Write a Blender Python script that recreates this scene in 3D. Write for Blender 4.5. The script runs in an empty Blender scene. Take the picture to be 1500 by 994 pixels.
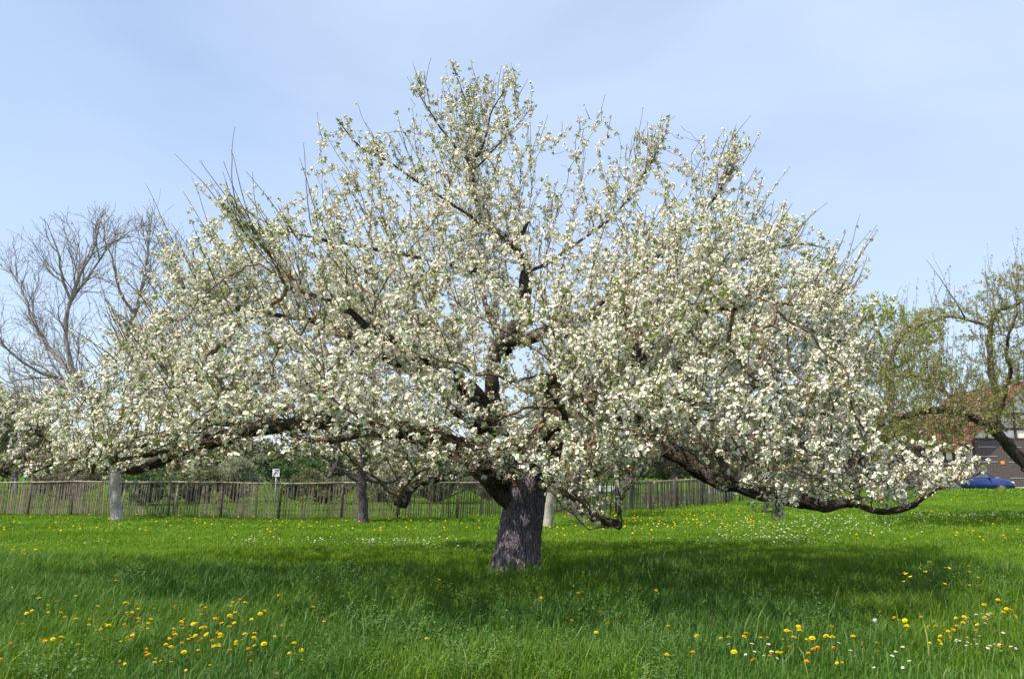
import bpy, bmesh, math, random
import numpy as np
from mathutils import Vector, kdtree

# ------------------------------------------------------------------ camera, light, exposure
SC = bpy.context.scene
C = SC.collection
CAMH, FPX = 1.65, 1167.0
PITCH = math.atan(193.0 / FPX)
cam_d = bpy.data.cameras.new('camera'); cam = bpy.data.objects.new('camera', cam_d); C.objects.link(cam)
cam_d.sensor_width = 36; cam_d.lens = 36 * FPX / 1500; cam_d.clip_end = 2500; cam_d.clip_start = 0.05
cam.location = (0, 0, CAMH); cam.rotation_euler = (math.pi / 2 + PITCH, 0, 0)
SC.camera = cam
SUN_EL, SUN_DIR = math.radians(57), Vector((-0.80, -0.52, 0)).normalized()      # towards the sun, on the ground plane
sd = bpy.data.lights.new('sun', 'SUN'); sun = bpy.data.objects.new('sun', sd); C.objects.link(sun)
sd.energy = 5.0; sd.angle = math.radians(0.55); sd.color = (1.0, 0.92, 0.77)
to_sun = Vector((SUN_DIR.x * math.cos(SUN_EL), SUN_DIR.y * math.cos(SUN_EL), math.sin(SUN_EL)))
sun.rotation_euler = to_sun.to_track_quat('Z', 'Y').to_euler(); sun.location = (-6, -8, 20)
SC.view_settings.view_transform = 'Standard'; SC.view_settings.look = 'None'
SC.view_settings.exposure = 0.58; SC.view_settings.gamma = 1
W = bpy.data.worlds.new('World'); SC.world = W; W.use_nodes = True
nt = W.node_tree; nt.nodes.clear(); N = nt.nodes.new; L = nt.links.new
wo = N('ShaderNodeOutputWorld'); bg = N('ShaderNodeBackground'); bg.inputs[1].default_value = 0.15
sk = N('ShaderNodeTexSky'); sk.sky_type = 'NISHITA'; sk.sun_disc = False; sk.sun_elevation = SUN_EL
sk.sun_rotation = math.atan2(SUN_DIR.x, SUN_DIR.y); sk.air_density = 1.0; sk.dust_density = .6; sk.ozone_density = 1.0
tc = N('ShaderNodeTexCoord'); mp = N('ShaderNodeMapping'); mp.inputs['Scale'].default_value = (1.0, 1.0, 2.6); mp.inputs['Location'].default_value = (3.2, 1.5, 0.4)
nz = N('ShaderNodeTexNoise'); nz.inputs['Scale'].default_value = 1.7; nz.inputs['Detail'].default_value = 5; nz.inputs['Roughness'].default_value = 0.45; nz.inputs['Distortion'].default_value = 0.5
cr = N('ShaderNodeValToRGB'); cr.color_ramp.elements[0].position = 0.30; cr.color_ramp.elements[0].color = (.52, .52, .52, 1); cr.color_ramp.elements[1].position = 0.70; cr.color_ramp.elements[1].color = (1, 1, 1, 1)
mx = N('ShaderNodeMix'); mx.data_type = 'RGBA'; mx.inputs[7].default_value = (3.05, 3.68, 4.75, 1)
L(tc.outputs['Generated'], mp.inputs[0]); L(mp.outputs[0], nz.inputs[0]); L(nz.outputs[0], cr.inputs[0])
sx = N('ShaderNodeSeparateXYZ'); L(tc.outputs['Generated'], sx.inputs[0]); mr = N('ShaderNodeMapRange'); mr.interpolation_type = 'SMOOTHSTEP'; mr.inputs[1].default_value = -.55; mr.inputs[2].default_value = .05; mr.inputs[3].default_value = .68; mr.inputs[4].default_value = 1.0
L(sx.outputs[0], mr.inputs[0]); ml = N('ShaderNodeMath'); ml.operation = 'MULTIPLY'; L(cr.outputs[0], ml.inputs[0]); L(mr.outputs[0], ml.inputs[1]); L(ml.outputs[0], mx.inputs[0]); L(sk.outputs[0], mx.inputs[6]); L(mx.outputs[2], bg.inputs[0]); L(bg.outputs[0], wo.inputs[0])
SC.render.engine = 'CYCLES'
SC.cycles.max_bounces = 6; SC.cycles.transparent_max_bounces = 4; SC.cycles.diffuse_bounces = 4

rng = np.random.default_rng(7); random.seed(7)
A = np.array

# ------------------------------------------------------------------ pixel <-> place
cp, sp = math.cos(PITCH), math.sin(PITCH)
def raydir(px, py):
    u = (px - 750) / FPX; v = (497 - py) / FPX
    return A([u, cp - v * sp, sp + v * cp])
def at(px, py, Y):
    d = raydir(px, py); return d * (Y / d[1]) + A([0, 0, CAMH])
def project(P):
    P = np.asarray(P); X = P[:, 0]; Y = P[:, 1]; Z = P[:, 2] - CAMH
    dz = Y * cp + Z * sp; dv = -Y * sp + Z * cp
    return 750 + FPX * X / dz, 497 - FPX * dv / dz
def sstep(a, b, x): t = np.clip((x - a) / (b - a), 0, 1); return t * t * (3 - 2 * t)
def vnoise(x, y, seed=0):
    x = np.asarray(x, float); y = np.asarray(y, float)
    xi = np.floor(x).astype(np.int64); yi = np.floor(y).astype(np.int64); fx = x - xi; fy = y - yi
    fx = fx * fx * (3 - 2 * fx); fy = fy * fy * (3 - 2 * fy)
    def h(a, b):
        n = (a * 374761393 + b * 668265263 + seed * 974711) & 0x7fffffff
        n = ((n ^ (n >> 13)) * 1274126177) & 0x7fffffff
        return ((n ^ (n >> 16)) & 0xffff) / 65535.0
    return (h(xi, yi) * (1 - fx) + h(xi + 1, yi) * fx) * (1 - fy) + (h(xi, yi + 1) * (1 - fx) + h(xi + 1, yi + 1) * fx) * fy
def ground(x, y):
    x = np.asarray(x, float); y = np.asarray(y, float)
    r = 0.59 * sstep(24, 47, y) * sstep(4, 22, x) - 0.40 * sstep(48, 54, y) * sstep(4, 22, x)
    und = (vnoise(x / 2.3 + 40, y / 2.3 + 9, 3) - .5) * 0.10 + (vnoise(x / .7 + 40, y / .7, 5) - .5) * 0.04
    near = sstep(0, 4, y)
    return r + und * near
def on_ground(px, py):
    d = raydir(px, py); t = CAMH / max(1e-4, -d[2]); p = d * t + A([0, 0, CAMH])
    for _ in range(3):
        h = float(ground(p[0], p[1])); t = (CAMH - h) / -d[2]; p = d * t + A([0, 0, CAMH])
    return p
def in_poly(px, py, poly):
    poly = A(poly, float); inside = np.zeros(len(px), bool); j = len(poly) - 1
    for i in range(len(poly)):
        xi, yi = poly[i]; xj, yj = poly[j]
        c = ((yi > py) != (yj > py)) & (px < (xj - xi) * (py - yi) / (yj - yi + 1e-9) + xi)
        inside ^= c; j = i
    return inside

# ------------------------------------------------------------------ materials
def new_mat(name):
    m = bpy.data.materials.new(name); m.use_nodes = True; m.node_tree.nodes.clear()
    return m, m.node_tree.nodes.new, m.node_tree.links.new
def mat_plain(name, col, rough=0.6, metal=0, var=0.15, scale=8, bump=0.0):
    m, N, L = new_mat(name)
    o = N('ShaderNodeOutputMaterial'); b = N('ShaderNodeBsdfPrincipled'); b.inputs['Roughness'].default_value = rough; b.inputs['Metallic'].default_value = metal
    t = N('ShaderNodeTexCoord'); n = N('ShaderNodeTexNoise'); n.inputs['Scale'].default_value = scale; n.inputs['Detail'].default_value = 5
    r = N('ShaderNodeValToRGB'); c = A(col)
    r.color_ramp.elements[0].position = .3; r.color_ramp.elements[0].color = (*(c * (1 - var)), 1)
    r.color_ramp.elements[1].position = .7; r.color_ramp.elements[1].color = (*np.minimum(c * (1 + var), 1), 1)
    L(t.outputs['Object'], n.inputs[0]); L(n.outputs[0], r.inputs[0]); L(r.outputs[0], b.inputs['Base Color'])
    if bump:
        bp = N('ShaderNodeBump'); bp.inputs['Strength'].default_value = bump; bp.inputs['Distance'].default_value = .02
        L(n.outputs[0], bp.inputs['Height']); L(bp.outputs[0], b.inputs['Normal'])
    L(b.outputs[0], o.inputs[0]); return m
def mat_leaf(name, c0, c1, trans=0.35, rough=0.55, nscale=1.5, tcol=None, attr=True, spec=0.12):
    """two-tone leaf / petal: per-element random value (attribute 'rnd') between two real colours, some light passes through"""
    m, N, L = new_mat(name)
    o = N('ShaderNodeOutputMaterial'); at_ = N('ShaderNodeAttribute'); at_.attribute_name = 'rnd'
    g = N('ShaderNodeNewGeometry'); n = N('ShaderNodeTexNoise'); n.inputs['Scale'].default_value = nscale; n.inputs['Detail'].default_value = 3
    L(g.outputs['Position'], n.inputs[0])
    ma = N('ShaderNodeMath'); ma.operation = 'MULTIPLY_ADD'; ma.inputs[1].default_value = .55
    m2 = N('ShaderNodeMath'); m2.operation = 'MULTIPLY_ADD'; m2.inputs[1].default_value = 1.1; m2.inputs[2].default_value = -.33
    L(n.outputs[0], m2.inputs[0]); L(at_.outputs['Fac'], ma.inputs[0]); L(m2.outputs[0], ma.inputs[2])
    r = N('ShaderNodeValToRGB'); r.color_ramp.elements[0].color = (*c0, 1); r.color_ramp.elements[1].color = (*c1, 1)
    L(ma.outputs[0], r.inputs[0])
    d = N('ShaderNodeBsdfDiffuse'); t = N('ShaderNodeBsdfTranslucent'); s = N('ShaderNodeMixShader'); s.inputs[0].default_value = trans
    L(r.outputs[0], d.inputs[0])
    if tcol is not None: t.inputs[0].default_value = (*tcol, 1)
    else: L(r.outputs[0], t.inputs[0])
    L(d.outputs[0], s.inputs[1]); L(t.outputs[0], s.inputs[2])
    if spec:
        gl = N('ShaderNodeBsdfGlossy'); gl.inputs['Roughness'].default_value = rough; gl.inputs[0].default_value = (.8, .85, .9, 1)
        s2 = N('ShaderNodeMixShader'); s2.inputs[0].default_value = spec * .35; L(s.outputs[0], s2.inputs[1]); L(gl.outputs[0], s2.inputs[2]); L(s2.outputs[0], o.inputs[0])
    else: L(s.outputs[0], o.inputs[0])
    return m
def mat_bark(name, dark, light, lichen=0.0, uv=True, f=38.0, stretch=0.13, bump=1.0, dist=.03, moss=0.0):
    m, N, L = new_mat(name)
    o = N('ShaderNodeOutputMaterial'); b = N('ShaderNodeBsdfPrincipled'); b.inputs['Roughness'].default_value = .9; b.inputs['Specular IOR Level'].default_value = .15
    t = N('ShaderNodeTexCoord'); mp = N('ShaderNodeMapping'); mp.inputs['Scale'].default_value = (1, stretch, 1) if uv else (1, 1, .35)
    L(t.outputs['UV' if uv else 'Object'], mp.inputs[0])
    n = N('ShaderNodeTexNoise'); n.inputs['Scale'].default_value = f; n.inputs['Detail'].default_value = 8; n.inputs['Roughness'].default_value = .65; n.inputs['Distortion'].default_value = .6
    v = N('ShaderNodeTexVoronoi'); v.feature = 'DISTANCE_TO_EDGE'; v.inputs['Scale'].default_value = f * .8
    nd = N('ShaderNodeTexNoise'); nd.inputs['Scale'].default_value = f * .35; nd.inputs['Detail'].default_value = 3
    L(mp.outputs[0], n.inputs[0]); L(mp.outputs[0], nd.inputs[0])
    add = N('ShaderNodeMix'); add.data_type = 'RGBA'; add.blend_type = 'LINEAR_LIGHT'; add.inputs[0].default_value = .12
    L(mp.outputs[0], add.inputs[6]); L(nd.outputs[1], add.inputs[7]); L(add.outputs[2], v.inputs[0])
    mr = N('ShaderNodeMapRange'); mr.inputs[1].default_value = 0; mr.inputs[2].default_value = .25; L(v.outputs[0], mr.inputs[0])
    mul = N('ShaderNodeMath'); mul.operation = 'MULTIPLY_ADD'; mul.inputs[1].default_value = .45; L(mr.outputs[0], mul.inputs[0])
    ml2 = N('ShaderNodeMath'); ml2.operation = 'MULTIPLY'; ml2.inputs[1].default_value = .8; L(n.outputs[0], ml2.inputs[0]); L(ml2.outputs[0], mul.inputs[2])
    r = N('ShaderNodeValToRGB'); r.color_ramp.elements[0].position = .33; r.color_ramp.elements[0].color = (*dark, 1); r.color_ramp.elements[1].position = .88; r.color_ramp.elements[1].color = (*light, 1)
    L(mul.outputs[0], r.inputs[0]); last = r.outputs[0]
    for amt, col, sc, lo in ((moss, (.075, .07, .02), 3.5, .56), (lichen, (.46, .19, .02), 15.0, .59)):
        if amt > 0:
            g = N('ShaderNodeNewGeometry'); ln = N('ShaderNodeTexNoise'); ln.inputs['Scale'].default_value = sc; ln.inputs['Detail'].default_value = 4; L(g.outputs['Position'], ln.inputs[0])
            lr = N('ShaderNodeMapRange'); lr.inputs[1].default_value = lo; lr.inputs[2].default_value = lo + .06; lr.inputs[4].default_value = amt; L(ln.outputs[0], lr.inputs[0])
            mx = N('ShaderNodeMix'); mx.data_type = 'RGBA'; mx.inputs[7].default_value = (*col, 1); L(lr.outputs[0], mx.inputs[0]); L(last, mx.inputs[6]); last = mx.outputs[2]
    L(last, b.inputs['Base Color'])
    bp = N('ShaderNodeBump'); bp.inputs['Strength'].default_value = bump; bp.inputs['Distance'].default_value = dist
    L(mul.outputs[0], bp.inputs['Height']); L(bp.outputs[0], b.inputs['Normal']); L(b.outputs[0], o.inputs[0]); return m

M_trunk = mat_bark('old_bark', (.032, .026, .032), (.33, .285, .32), f=36, stretch=.20, bump=1, dist=.05, moss=.15)
M_limb = mat_bark('limb_bark', (.016, .013, .013), (.15, .12, .115), lichen=.45, f=34, stretch=.25, bump=1, dist=.04, moss=.6)
M_twig = mat_bark('twig_bark', (.060, .045, .036), (.21, .165, .12), lichen=.8, uv=False, f=25, bump=.4, dist=.01)
M_cut = mat_plain('cut_wood', (.20, .10, .05), .9, var=.5, scale=30)
M_cutdark = mat_plain('rotten_cut_wood', (.035, .028, .03), .9, var=.5, scale=30)
M_palebark = mat_bark('pale_bark', (.17, .145, .13), (.52, .48, .43), f=40, stretch=.35, bump=.6, dist=.02)
M_greybark = mat_bark('grey_bark', (.035, .028, .03), (.17, .14, .145), f=32, stretch=.2, bump=.9, dist=.03)
M_baretwig = mat_bark('bare_twig_bark', (.16, .135, .13), (.36, .32, .31), lichen=.35, uv=False, f=12, bump=.2, dist=.01)
M_petal = mat_leaf('white_petal', (.94, .87, .80), (.97, .93, .82), trans=.16, spec=0, nscale=3)
M_bud = mat_leaf('pink_bud', (.78, .28, .33), (.86, .58, .58), trans=.25, spec=0, nscale=3)
M_stamen = mat_leaf('yellow_stamen', (.55, .42, .09), (.68, .58, .20), trans=.2, spec=0)
M_aleaf = mat_leaf('young_apple_leaf', (.085, .140, .014), (.32, .38, .075), trans=.4, nscale=2)

# ------------------------------------------------------------------ mesh and object helpers
def tag(o, label=None, cat=None, group=None, kind=None):
    if label: o['label'] = label
    if cat: o['category'] = cat
    if group: o['group'] = group
    if kind: o['kind'] = kind
    return o
def empty(name, loc, label, cat, group=None, kind=None):
    o = bpy.data.objects.new(name, None); o.empty_display_size = .2; C.objects.link(o); o.location = [float(v) for v in loc]
    return tag(o, label, cat, group, kind)
def mesh_np(name, V, F, mats, mi=None, parent=None, smooth=False, rnd=None, uv=None):
    V = np.asarray(V, np.float32); F = np.asarray(F, np.int32); k = F.shape[1]
    if parent is not None: V = V - A(parent.location, dtype=np.float32)
    me = bpy.data.meshes.new(name); me.vertices.add(len(V)); me.vertices.foreach_set('co', V.ravel())
    me.loops.add(F.size); me.loops.foreach_set('vertex_index', F.ravel())
    me.polygons.add(len(F)); me.polygons.foreach_set('loop_start', np.arange(0, F.size, k, dtype=np.int32)); me.polygons.foreach_set('loop_total', np.full(len(F), k, np.int32))
    if mi is not None: me.polygons.foreach_set('material_index', np.asarray(mi, np.int32))
    me.polygons.foreach_set('use_smooth', np.full(len(F), bool(smooth)))
    for m in (mats if isinstance(mats, (list, tuple)) else [mats]): me.materials.append(m)
    if uv is not None:
        ul = me.uv_layers.new(name='UVMap'); ul.data.foreach_set('uv', np.asarray(uv, np.float32).ravel())
    if rnd is not None:
        a = me.attributes.new('rnd', 'FLOAT', 'FACE'); a.data.foreach_set('value', np.asarray(rnd, np.float32))
    me.update(calc_edges=True); me.validate(verbose=False) if False else None
    o = bpy.data.objects.new(name, me); C.objects.link(o)
    if parent is not None: o.parent = parent
    return o
def org(o):
    v = Vector((0, 0, 0))
    while o is not None: v = v + o.location; o = o.parent
    return v
class MB:
    """collects plain shapes and links them as one mesh"""
    def __init__(s): s.bm = bmesh.new()
    def poly(s, pts, mi=0):
        try: f = s.bm.faces.new([s.bm.verts.new([float(c) for c in p]) for p in pts]); f.material_index = mi
        except ValueError: pass
    def box(s, c, d, mi=0, rz=0, rx=0, ry=0, bev=0):
        c = Vector([float(v) for v in c]); from mathutils import Euler
        R = Euler((rx, ry, rz)).to_matrix(); vs = []
        for x in (-.5, .5):
            for y in (-.5, .5):
                for z in (-.5, .5): vs.append(s.bm.verts.new(c + R @ Vector((x * d[0], y * d[1], z * d[2]))))
        fs = []
        for q in ((0, 1, 3, 2), (4, 6, 7, 5), (0, 4, 5, 1), (2, 3, 7, 6), (0, 2, 6, 4), (1, 5, 7, 3)):
            f = s.bm.faces.new([vs[i] for i in q]); f.material_index = mi; fs.append(f)
        if bev: bmesh.ops.bevel(s.bm, geom=list({e for f in fs for e in f.edges}), offset=bev, segments=2, affect='EDGES')
    def tube(s, pts, rads, n=8, mi=0, cap=True):
        pts = [Vector([float(c) for c in p]) for p in pts]; rings = []
        for i, p in enumerate(pts):
            t = (pts[min(i + 1, len(pts) - 1)] - pts[max(i - 1, 0)]).normalized(); a = t.orthogonal().normalized() if abs(t.z) < .99 else Vector((1, 0, 0)); a = (a - t * a.dot(t)).normalized(); b = t.cross(a)
            rings.append([s.bm.verts.new(p + (a * math.cos(k * 2 * math.pi / n) + b * math.sin(k * 2 * math.pi / n)) * rads[i]) for k in range(n)])
        for i in range(len(rings) - 1):
            for k in range(n):
                f = s.bm.faces.new((rings[i][k], rings[i][(k + 1) % n], rings[i + 1][(k + 1) % n], rings[i + 1][k])); f.material_index = mi; f.smooth = True
        if cap:
            for r in (rings[0][::-1], rings[-1]): f = s.bm.faces.new(r); f.material_index = mi
    def build(s, name, mats, parent=None):
        bmesh.ops.recalc_face_normals(s.bm, faces=s.bm.faces)
        me = bpy.data.meshes.new(name)
        if parent is not None:
            po = org(parent)
            for v in s.bm.verts: v.co -= po
        s.bm.to_mesh(me); s.bm.free()
        for m in (mats if isinstance(mats, (list, tuple)) else [mats]): me.materials.append(m)
        o = bpy.data.objects.new(name, me); C.objects.link(o)
        if parent is not None: o.parent = parent
        return o
def frames(nrm, r=rng):
    n = nrm / (np.linalg.norm(nrm, axis=1, keepdims=True) + 1e-9); h = r.normal(size=n.shape); a = np.cross(n, h); a /= (np.linalg.norm(a, axis=1, keepdims=True) + 1e-9)
    return np.stack([a, np.cross(n, a), n], axis=2)          # columns x, y, z
def scatter(temps, pos, nrm, scale, r=rng, which=None, rots=None):
    """temps: list of (V, F, mi). returns joined V, F, mi, rnd"""
    if rots is None: rots = frames(nrm, r)
    if which is None: which = r.integers(0, len(temps), len(pos))
    Vs, Fs, Ms, Rs = [], [], [], []; off = 0
    for t, (TV, TF, TM) in enumerate(temps):
        ix = np.nonzero(which == t)[0]
        if not len(ix) or not len(TF): continue
        v = np.einsum('nij,kj->nki', rots[ix], TV) * scale[ix][:, None, None] + pos[ix][:, None, :]
        f = TF[None] + (np.arange(len(ix)) * len(TV))[:, None, None] + off
        Vs.append(v.reshape(-1, 3)); Fs.append(f.reshape(-1, 4)); Ms.append(np.tile(TM, len(ix)))
        Rs.append((r.random((len(ix), 1)) * .6 + r.random((len(ix), len(TF))) * .4).ravel()); off += len(ix) * len(TV)
    return np.concatenate(Vs), np.concatenate(Fs), np.concatenate(Ms), np.concatenate(Rs)

# ------------------------------------------------------------------ flower / leaf templates
def unit(v): v = np.asarray(v, float); return v / (np.linalg.norm(v) + 1e-9)
def basis(n, r):
    n = unit(n); a = unit(np.cross(n, r.normal(size=3))); return a, np.cross(n, a), n
def add_flower(V, F, M, c, n, s, r, open_=.35):
    a, b, n = basis(n, r); ph = r.random() * 6.28
    for k in range(5):
        t = ph + k * 2 * math.pi / 5 + r.normal() * .08; d = a * math.cos(t) + b * math.sin(t); e = np.cross(n, d); i = len(V)
        op = open_ + r.normal() * .12
        V += [c + d * .12 * s, c + d * .65 * s + e * .42 * s + n * op * .45 * s, c + d * 1.0 * s + n * op * .95 * s, c + d * .65 * s - e * .42 * s + n * op * .45 * s]
        F.append((i, i + 1, i + 2, i + 3)); M.append(0)
    i = len(V); V += [c + (a + b) * .17 * s + n * .12 * s, c + (b - a) * .17 * s + n * .12 * s, c - (a + b) * .17 * s + n * .12 * s, c + (a - b) * .17 * s + n * .12 * s]; F.append((i, i + 1, i + 2, i + 3)); M.append(2)
def add_bud(V, F, M, c, n, s, r):
    a, b, n = basis(n, r)
    for u in (a, b):
        i = len(V); V += [c - n * s * .6, c + u * s * .55, c + n * s * .7, c - u * s * .55]; F.append((i, i + 1, i + 2, i + 3)); M.append(1)
def add_leaf(V, F, M, base, d, n, ln, w, mi=0):
    d = unit(d); e = unit(np.cross(n, d)); up = unit(np.cross(d, e)); i = len(V)
    V += [base, base + d * ln * .5 + e * w * .5 + up * w * .18, base + d * ln - up * ln * .12, base + d * ln * .5, base + d * ln * .5 - e * w * .5 + up * w * .18]
    F.append((i, i + 1, i + 2, i + 3)); M.append(mi); F.append((i, i + 3, i + 2, i + 4)); M.append(mi)
def blossom_templates(k, seed, nf=(4, 8), nb=(0, 5), fs=.0205):
    r = np.random.default_rng(seed); out = []
    for _ in range(k):
        V, F, M = [], [], []
        for _ in range(r.integers(*nf)):
            n = unit(r.normal(size=3) * .75 + [0, 0, .75]); add_flower(V, F, M, n * (.022 + r.random() * .02), unit(n + r.normal(size=3) * .35), fs * (.85 + r.random() * .3), r, .2 + r.random() * .45)
        for _ in range(r.integers(*nb)):
            n = unit(r.normal(size=3) * .8 + [0, 0, .6]); add_bud(V, F, M, n * (.03 + r.random() * .02), n, .011 + r.random() * .005, r)
        out.append((A(V), A(F, dtype=np.int64).reshape(-1, 4), A(M, dtype=np.int64)))
    return out
def leaf_templates(k, seed, nl=(3, 7), ln=.040, w=.020, spread=.9):
    r = np.random.default_rng(seed); out = []
    for _ in range(k):
        V, F, M = [], [], []; m = r.integers(*nl); ph = r.random() * 6.28
        for j in range(m):
            t = ph + j * 2.4; d = A([math.cos(t) * spread, math.sin(t) * spread, .25 + r.random() * .8])
            add_leaf(V, F, M, A([0, 0, 0.]) + d * .006, d, A([0, 0, 1.]), ln * (.7 + r.random() * .6), w * (.8 + r.random() * .4))
        out.append((A(V), A(F, dtype=np.int64), A(M, dtype=np.int64)))
    return out
BL = blossom_templates(16, 3); LF = leaf_templates(14, 4, (4, 8), .043, .021)
LEAF1 = leaf_templates(10, 5, (2, 4), ln=.09, w=.05)

# ------------------------------------------------------------------ branches
def spline(pts, step):
    P = A([p[:4] for p in pts], float); P = np.vstack([2 * P[0] - P[1], P, 2 * P[-1] - P[-2]]); out = []
    for i in range(1, len(P) - 2):
        a, b, c, d = P[i - 1:i + 3]; n = max(2, int(np.linalg.norm(c[:3] - b[:3]) / step))
        for k in range(n):
            t = k / n; out.append(.5 * (2 * b + (c - a) * t + (2 * a - 5 * b + 4 * c - d) * t * t + (3 * b - a - 3 * c + d) * t ** 3))
    out.append(P[-2]); out = A(out); out[:, 3] = np.maximum(out[:, 3], .004); return out
def limb_mesh(name, S, mats, parent, n=14, knob=.16, seed=0, furrow=0.0, cap_mi=0, flare=0.0):
    r = np.random.default_rng(seed); P = S[:, :3].copy(); R = S[:, 3].copy(); m = len(P)
    T = np.gradient(P, axis=0); T /= np.linalg.norm(T, axis=1, keepdims=True) + 1e-9
    a = unit(np.cross(T[0], [0, 1, .02]) if abs(T[0][1]) < .95 else np.cross(T[0], [1, 0, 0])); fr = []
    for i in range(m):
        a = unit(a - T[i] * a.dot(T[i])); fr.append((a, np.cross(T[i], a)))
    th = np.arange(n + 1) * 2 * math.pi / n; arc = np.concatenate([[0], np.cumsum(np.linalg.norm(np.diff(P, axis=0), axis=1))])
    V = np.zeros((m, n, 3)); o1 = r.random() * 50
    for i in range(m):
        k = th[:n]; cx, sx = np.cos(k), np.sin(k)
        kn = (vnoise(cx * 1.3 + o1 + 9, arc[i] * 5 + sx * 1.3 + o1, seed) - .5) * 2 * knob + (vnoise(cx * 3 + o1, arc[i] * 12 + sx * 3, seed + 9) - .5) * knob
        fw = furrow * (np.sin(k * 7 + arc[i] * .8 + 2 * vnoise(arc[i] * 1.5 + 3, o1, 4)) * .5 + np.sin(k * 13 + 1.3) * .3)
        rr = R[i] * (1 + kn + fw)
        if flare: rr = rr * (1 + flare * math.exp(-arc[i] / .22) * (1 + .55 * np.sin(k * 4 + .9)))
        V[i] = P[i] + fr[i][0] * (cx * rr)[:, None] + fr[i][1] * (sx * rr)[:, None]
    V = V.reshape(-1, 3); F = []; U = []; circ = 2 * math.pi * float(np.mean(R))
    for i in range(m - 1):
        for k in range(n):
            k2 = (k + 1) % n; F.append((i * n + k, i * n + k2, (i + 1) * n + k2, (i + 1) * n + k)); u0, u1 = k / n * circ, (k + 1) / n * circ
            U += [(u0, arc[i]), (u1, arc[i]), (u1, arc[i + 1]), (u0, arc[i + 1])]
    mi = [0] * len(F); e = (m - 1) * n                       # end cap of quads fanned from a centre
    V = np.vstack([V, P[-1][None] + T[-1] * R[-1] * .08]); c = len(V) - 1
    for k in range(0, n, 2): F.append((c, e + k, e + (k + 1) % n, e + (k + 2) % n)); U += [(0, 0)] * 4; mi.append(cap_mi)
    return mesh_np(name, V, F, mats, mi, parent, smooth=True, uv=U)

def colonize(seedP, attr, infl, kill, step, iters, r, gravity=(0, 0, 0), jitter=.25, low=None, extra=None):
    P = [tuple(p) for p in seedP]; par = [-1] * len(P); n0 = len(P)
    if extra is not None: P += [tuple(p) for p in extra[0]]; par += list(extra[1])
    low = low or (lambda z: .2); attr = np.asarray(attr); alive = np.ones(len(attr), bool)
    near = np.full(len(attr), -1); nd = np.full(len(attr), 1e9); new = list(range(len(P))); kids = {}; g = A(gravity)
    for it in range(iters):
        if not new or not alive.any(): break
        kd = kdtree.KDTree(len(new))
        for j, i in enumerate(new): kd.insert(P[i], j)
        kd.balance(); idx = np.nonzero(alive)[0]
        for a in idx:
            q_ = attr[a]; co, j, d = kd.find((q_[0], q_[1], q_[2] - low(q_[2])))
            if d < nd[a]: nd[a] = d; near[a] = new[j]
            if math.dist(co, q_) < kill + .03: alive[a] = False
        act = alive & (nd < infl); new = []
        if not act.any(): infl *= 1.5; new = [len(P) - 1]; continue
        ai = np.nonzero(act)[0]; order = ai[np.argsort(near[ai])]; nn = near[order]; st = np.nonzero(np.diff(nn, prepend=-5))[0]; st = list(st) + [len(order)]
        Pn = A(P)
        for s0, s1 in zip(st[:-1], st[1:]):
            i = int(nn[s0]); D = attr[order[s0:s1]] - Pn[i]; D /= np.linalg.norm(D, axis=1, keepdims=True) + 1e-9
            if i in kids and len(kids[i]) >= 3: alive[order[s0:s1]] &= r.random(s1 - s0) > .3; continue
            d = D.mean(0)
            if np.linalg.norm(d) < .2: d = D[0]
            if par[i] >= 0: d = d + .55 * unit(Pn[i] - Pn[par[i]])
            d = unit(unit(d) + g + r.normal(size=3) * jitter)
            ks = kids.setdefault(i, [])
            if any(k.dot(d) > .93 for k in ks): alive[order[s0:s1]] &= r.random(s1 - s0) > .3; continue
            ks.append(d); P.append(tuple(Pn[i] + d * step)); par.append(i); new.append(len(P) - 1)
    return A(P), A(par), n0
def twig_radii(P, par, n0, r0, p=2.35, cap=.05):
    cnt = np.zeros(len(P)); ch = np.zeros(len(P), int)
    for i in range(len(P) - 1, n0 - 1, -1):
        if ch[i] == 0: cnt[i] = 1
        if par[i] >= 0: cnt[par[i]] += cnt[i]; ch[par[i]] += 1
    return np.minimum(r0 * cnt ** (1 / p), cap), ch
def twig_prisms(A0, B0, r0, r1, k=4):
    d = B0 - A0; fr = frames(d, np.random.default_rng(1)); th = np.arange(k) * 2 * math.pi / k
    off = fr[:, None, :, 0] * np.cos(th)[None, :, None] + fr[:, None, :, 1] * np.sin(th)[None, :, None]
    V = np.concatenate([A0[:, None] + off * r0[:, None, None], B0[:, None] + off * r1[:, None, None]], 1).reshape(-1, 3)
    q = A([(j, (j + 1) % k, k + (j + 1) % k, k + j) for j in range(k)]); F = q[None] + (np.arange(len(A0)) * 2 * k)[:, None, None]
    return V, F.reshape(-1, 4)
def shoots(P, rad, cand, n, lmin, lmax, r, lean=.18, hub=None):
    """straight upright water shoots rising from the older wood; returns a list of polylines"""
    out = []
    for i in r.choice(cand, min(n, len(cand)), replace=False):
        ln = lmin + (lmax - lmin) * r.random() ** 1.6; rd = unit(P[i] - hub) * A([.8, .8, .2]) if hub is not None else 0; d = unit(A([r.normal() * lean, r.normal() * lean, 1]) + rd); m = max(2, int(ln / .09)); p = P[i].copy(); q = [p.copy()]
        for k in range(m): d = unit(d + r.normal(size=3) * .05); p = p + d * ln / m; q.append(p.copy())
        out.append(A(q))
    return out

exec_stage = []
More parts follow.
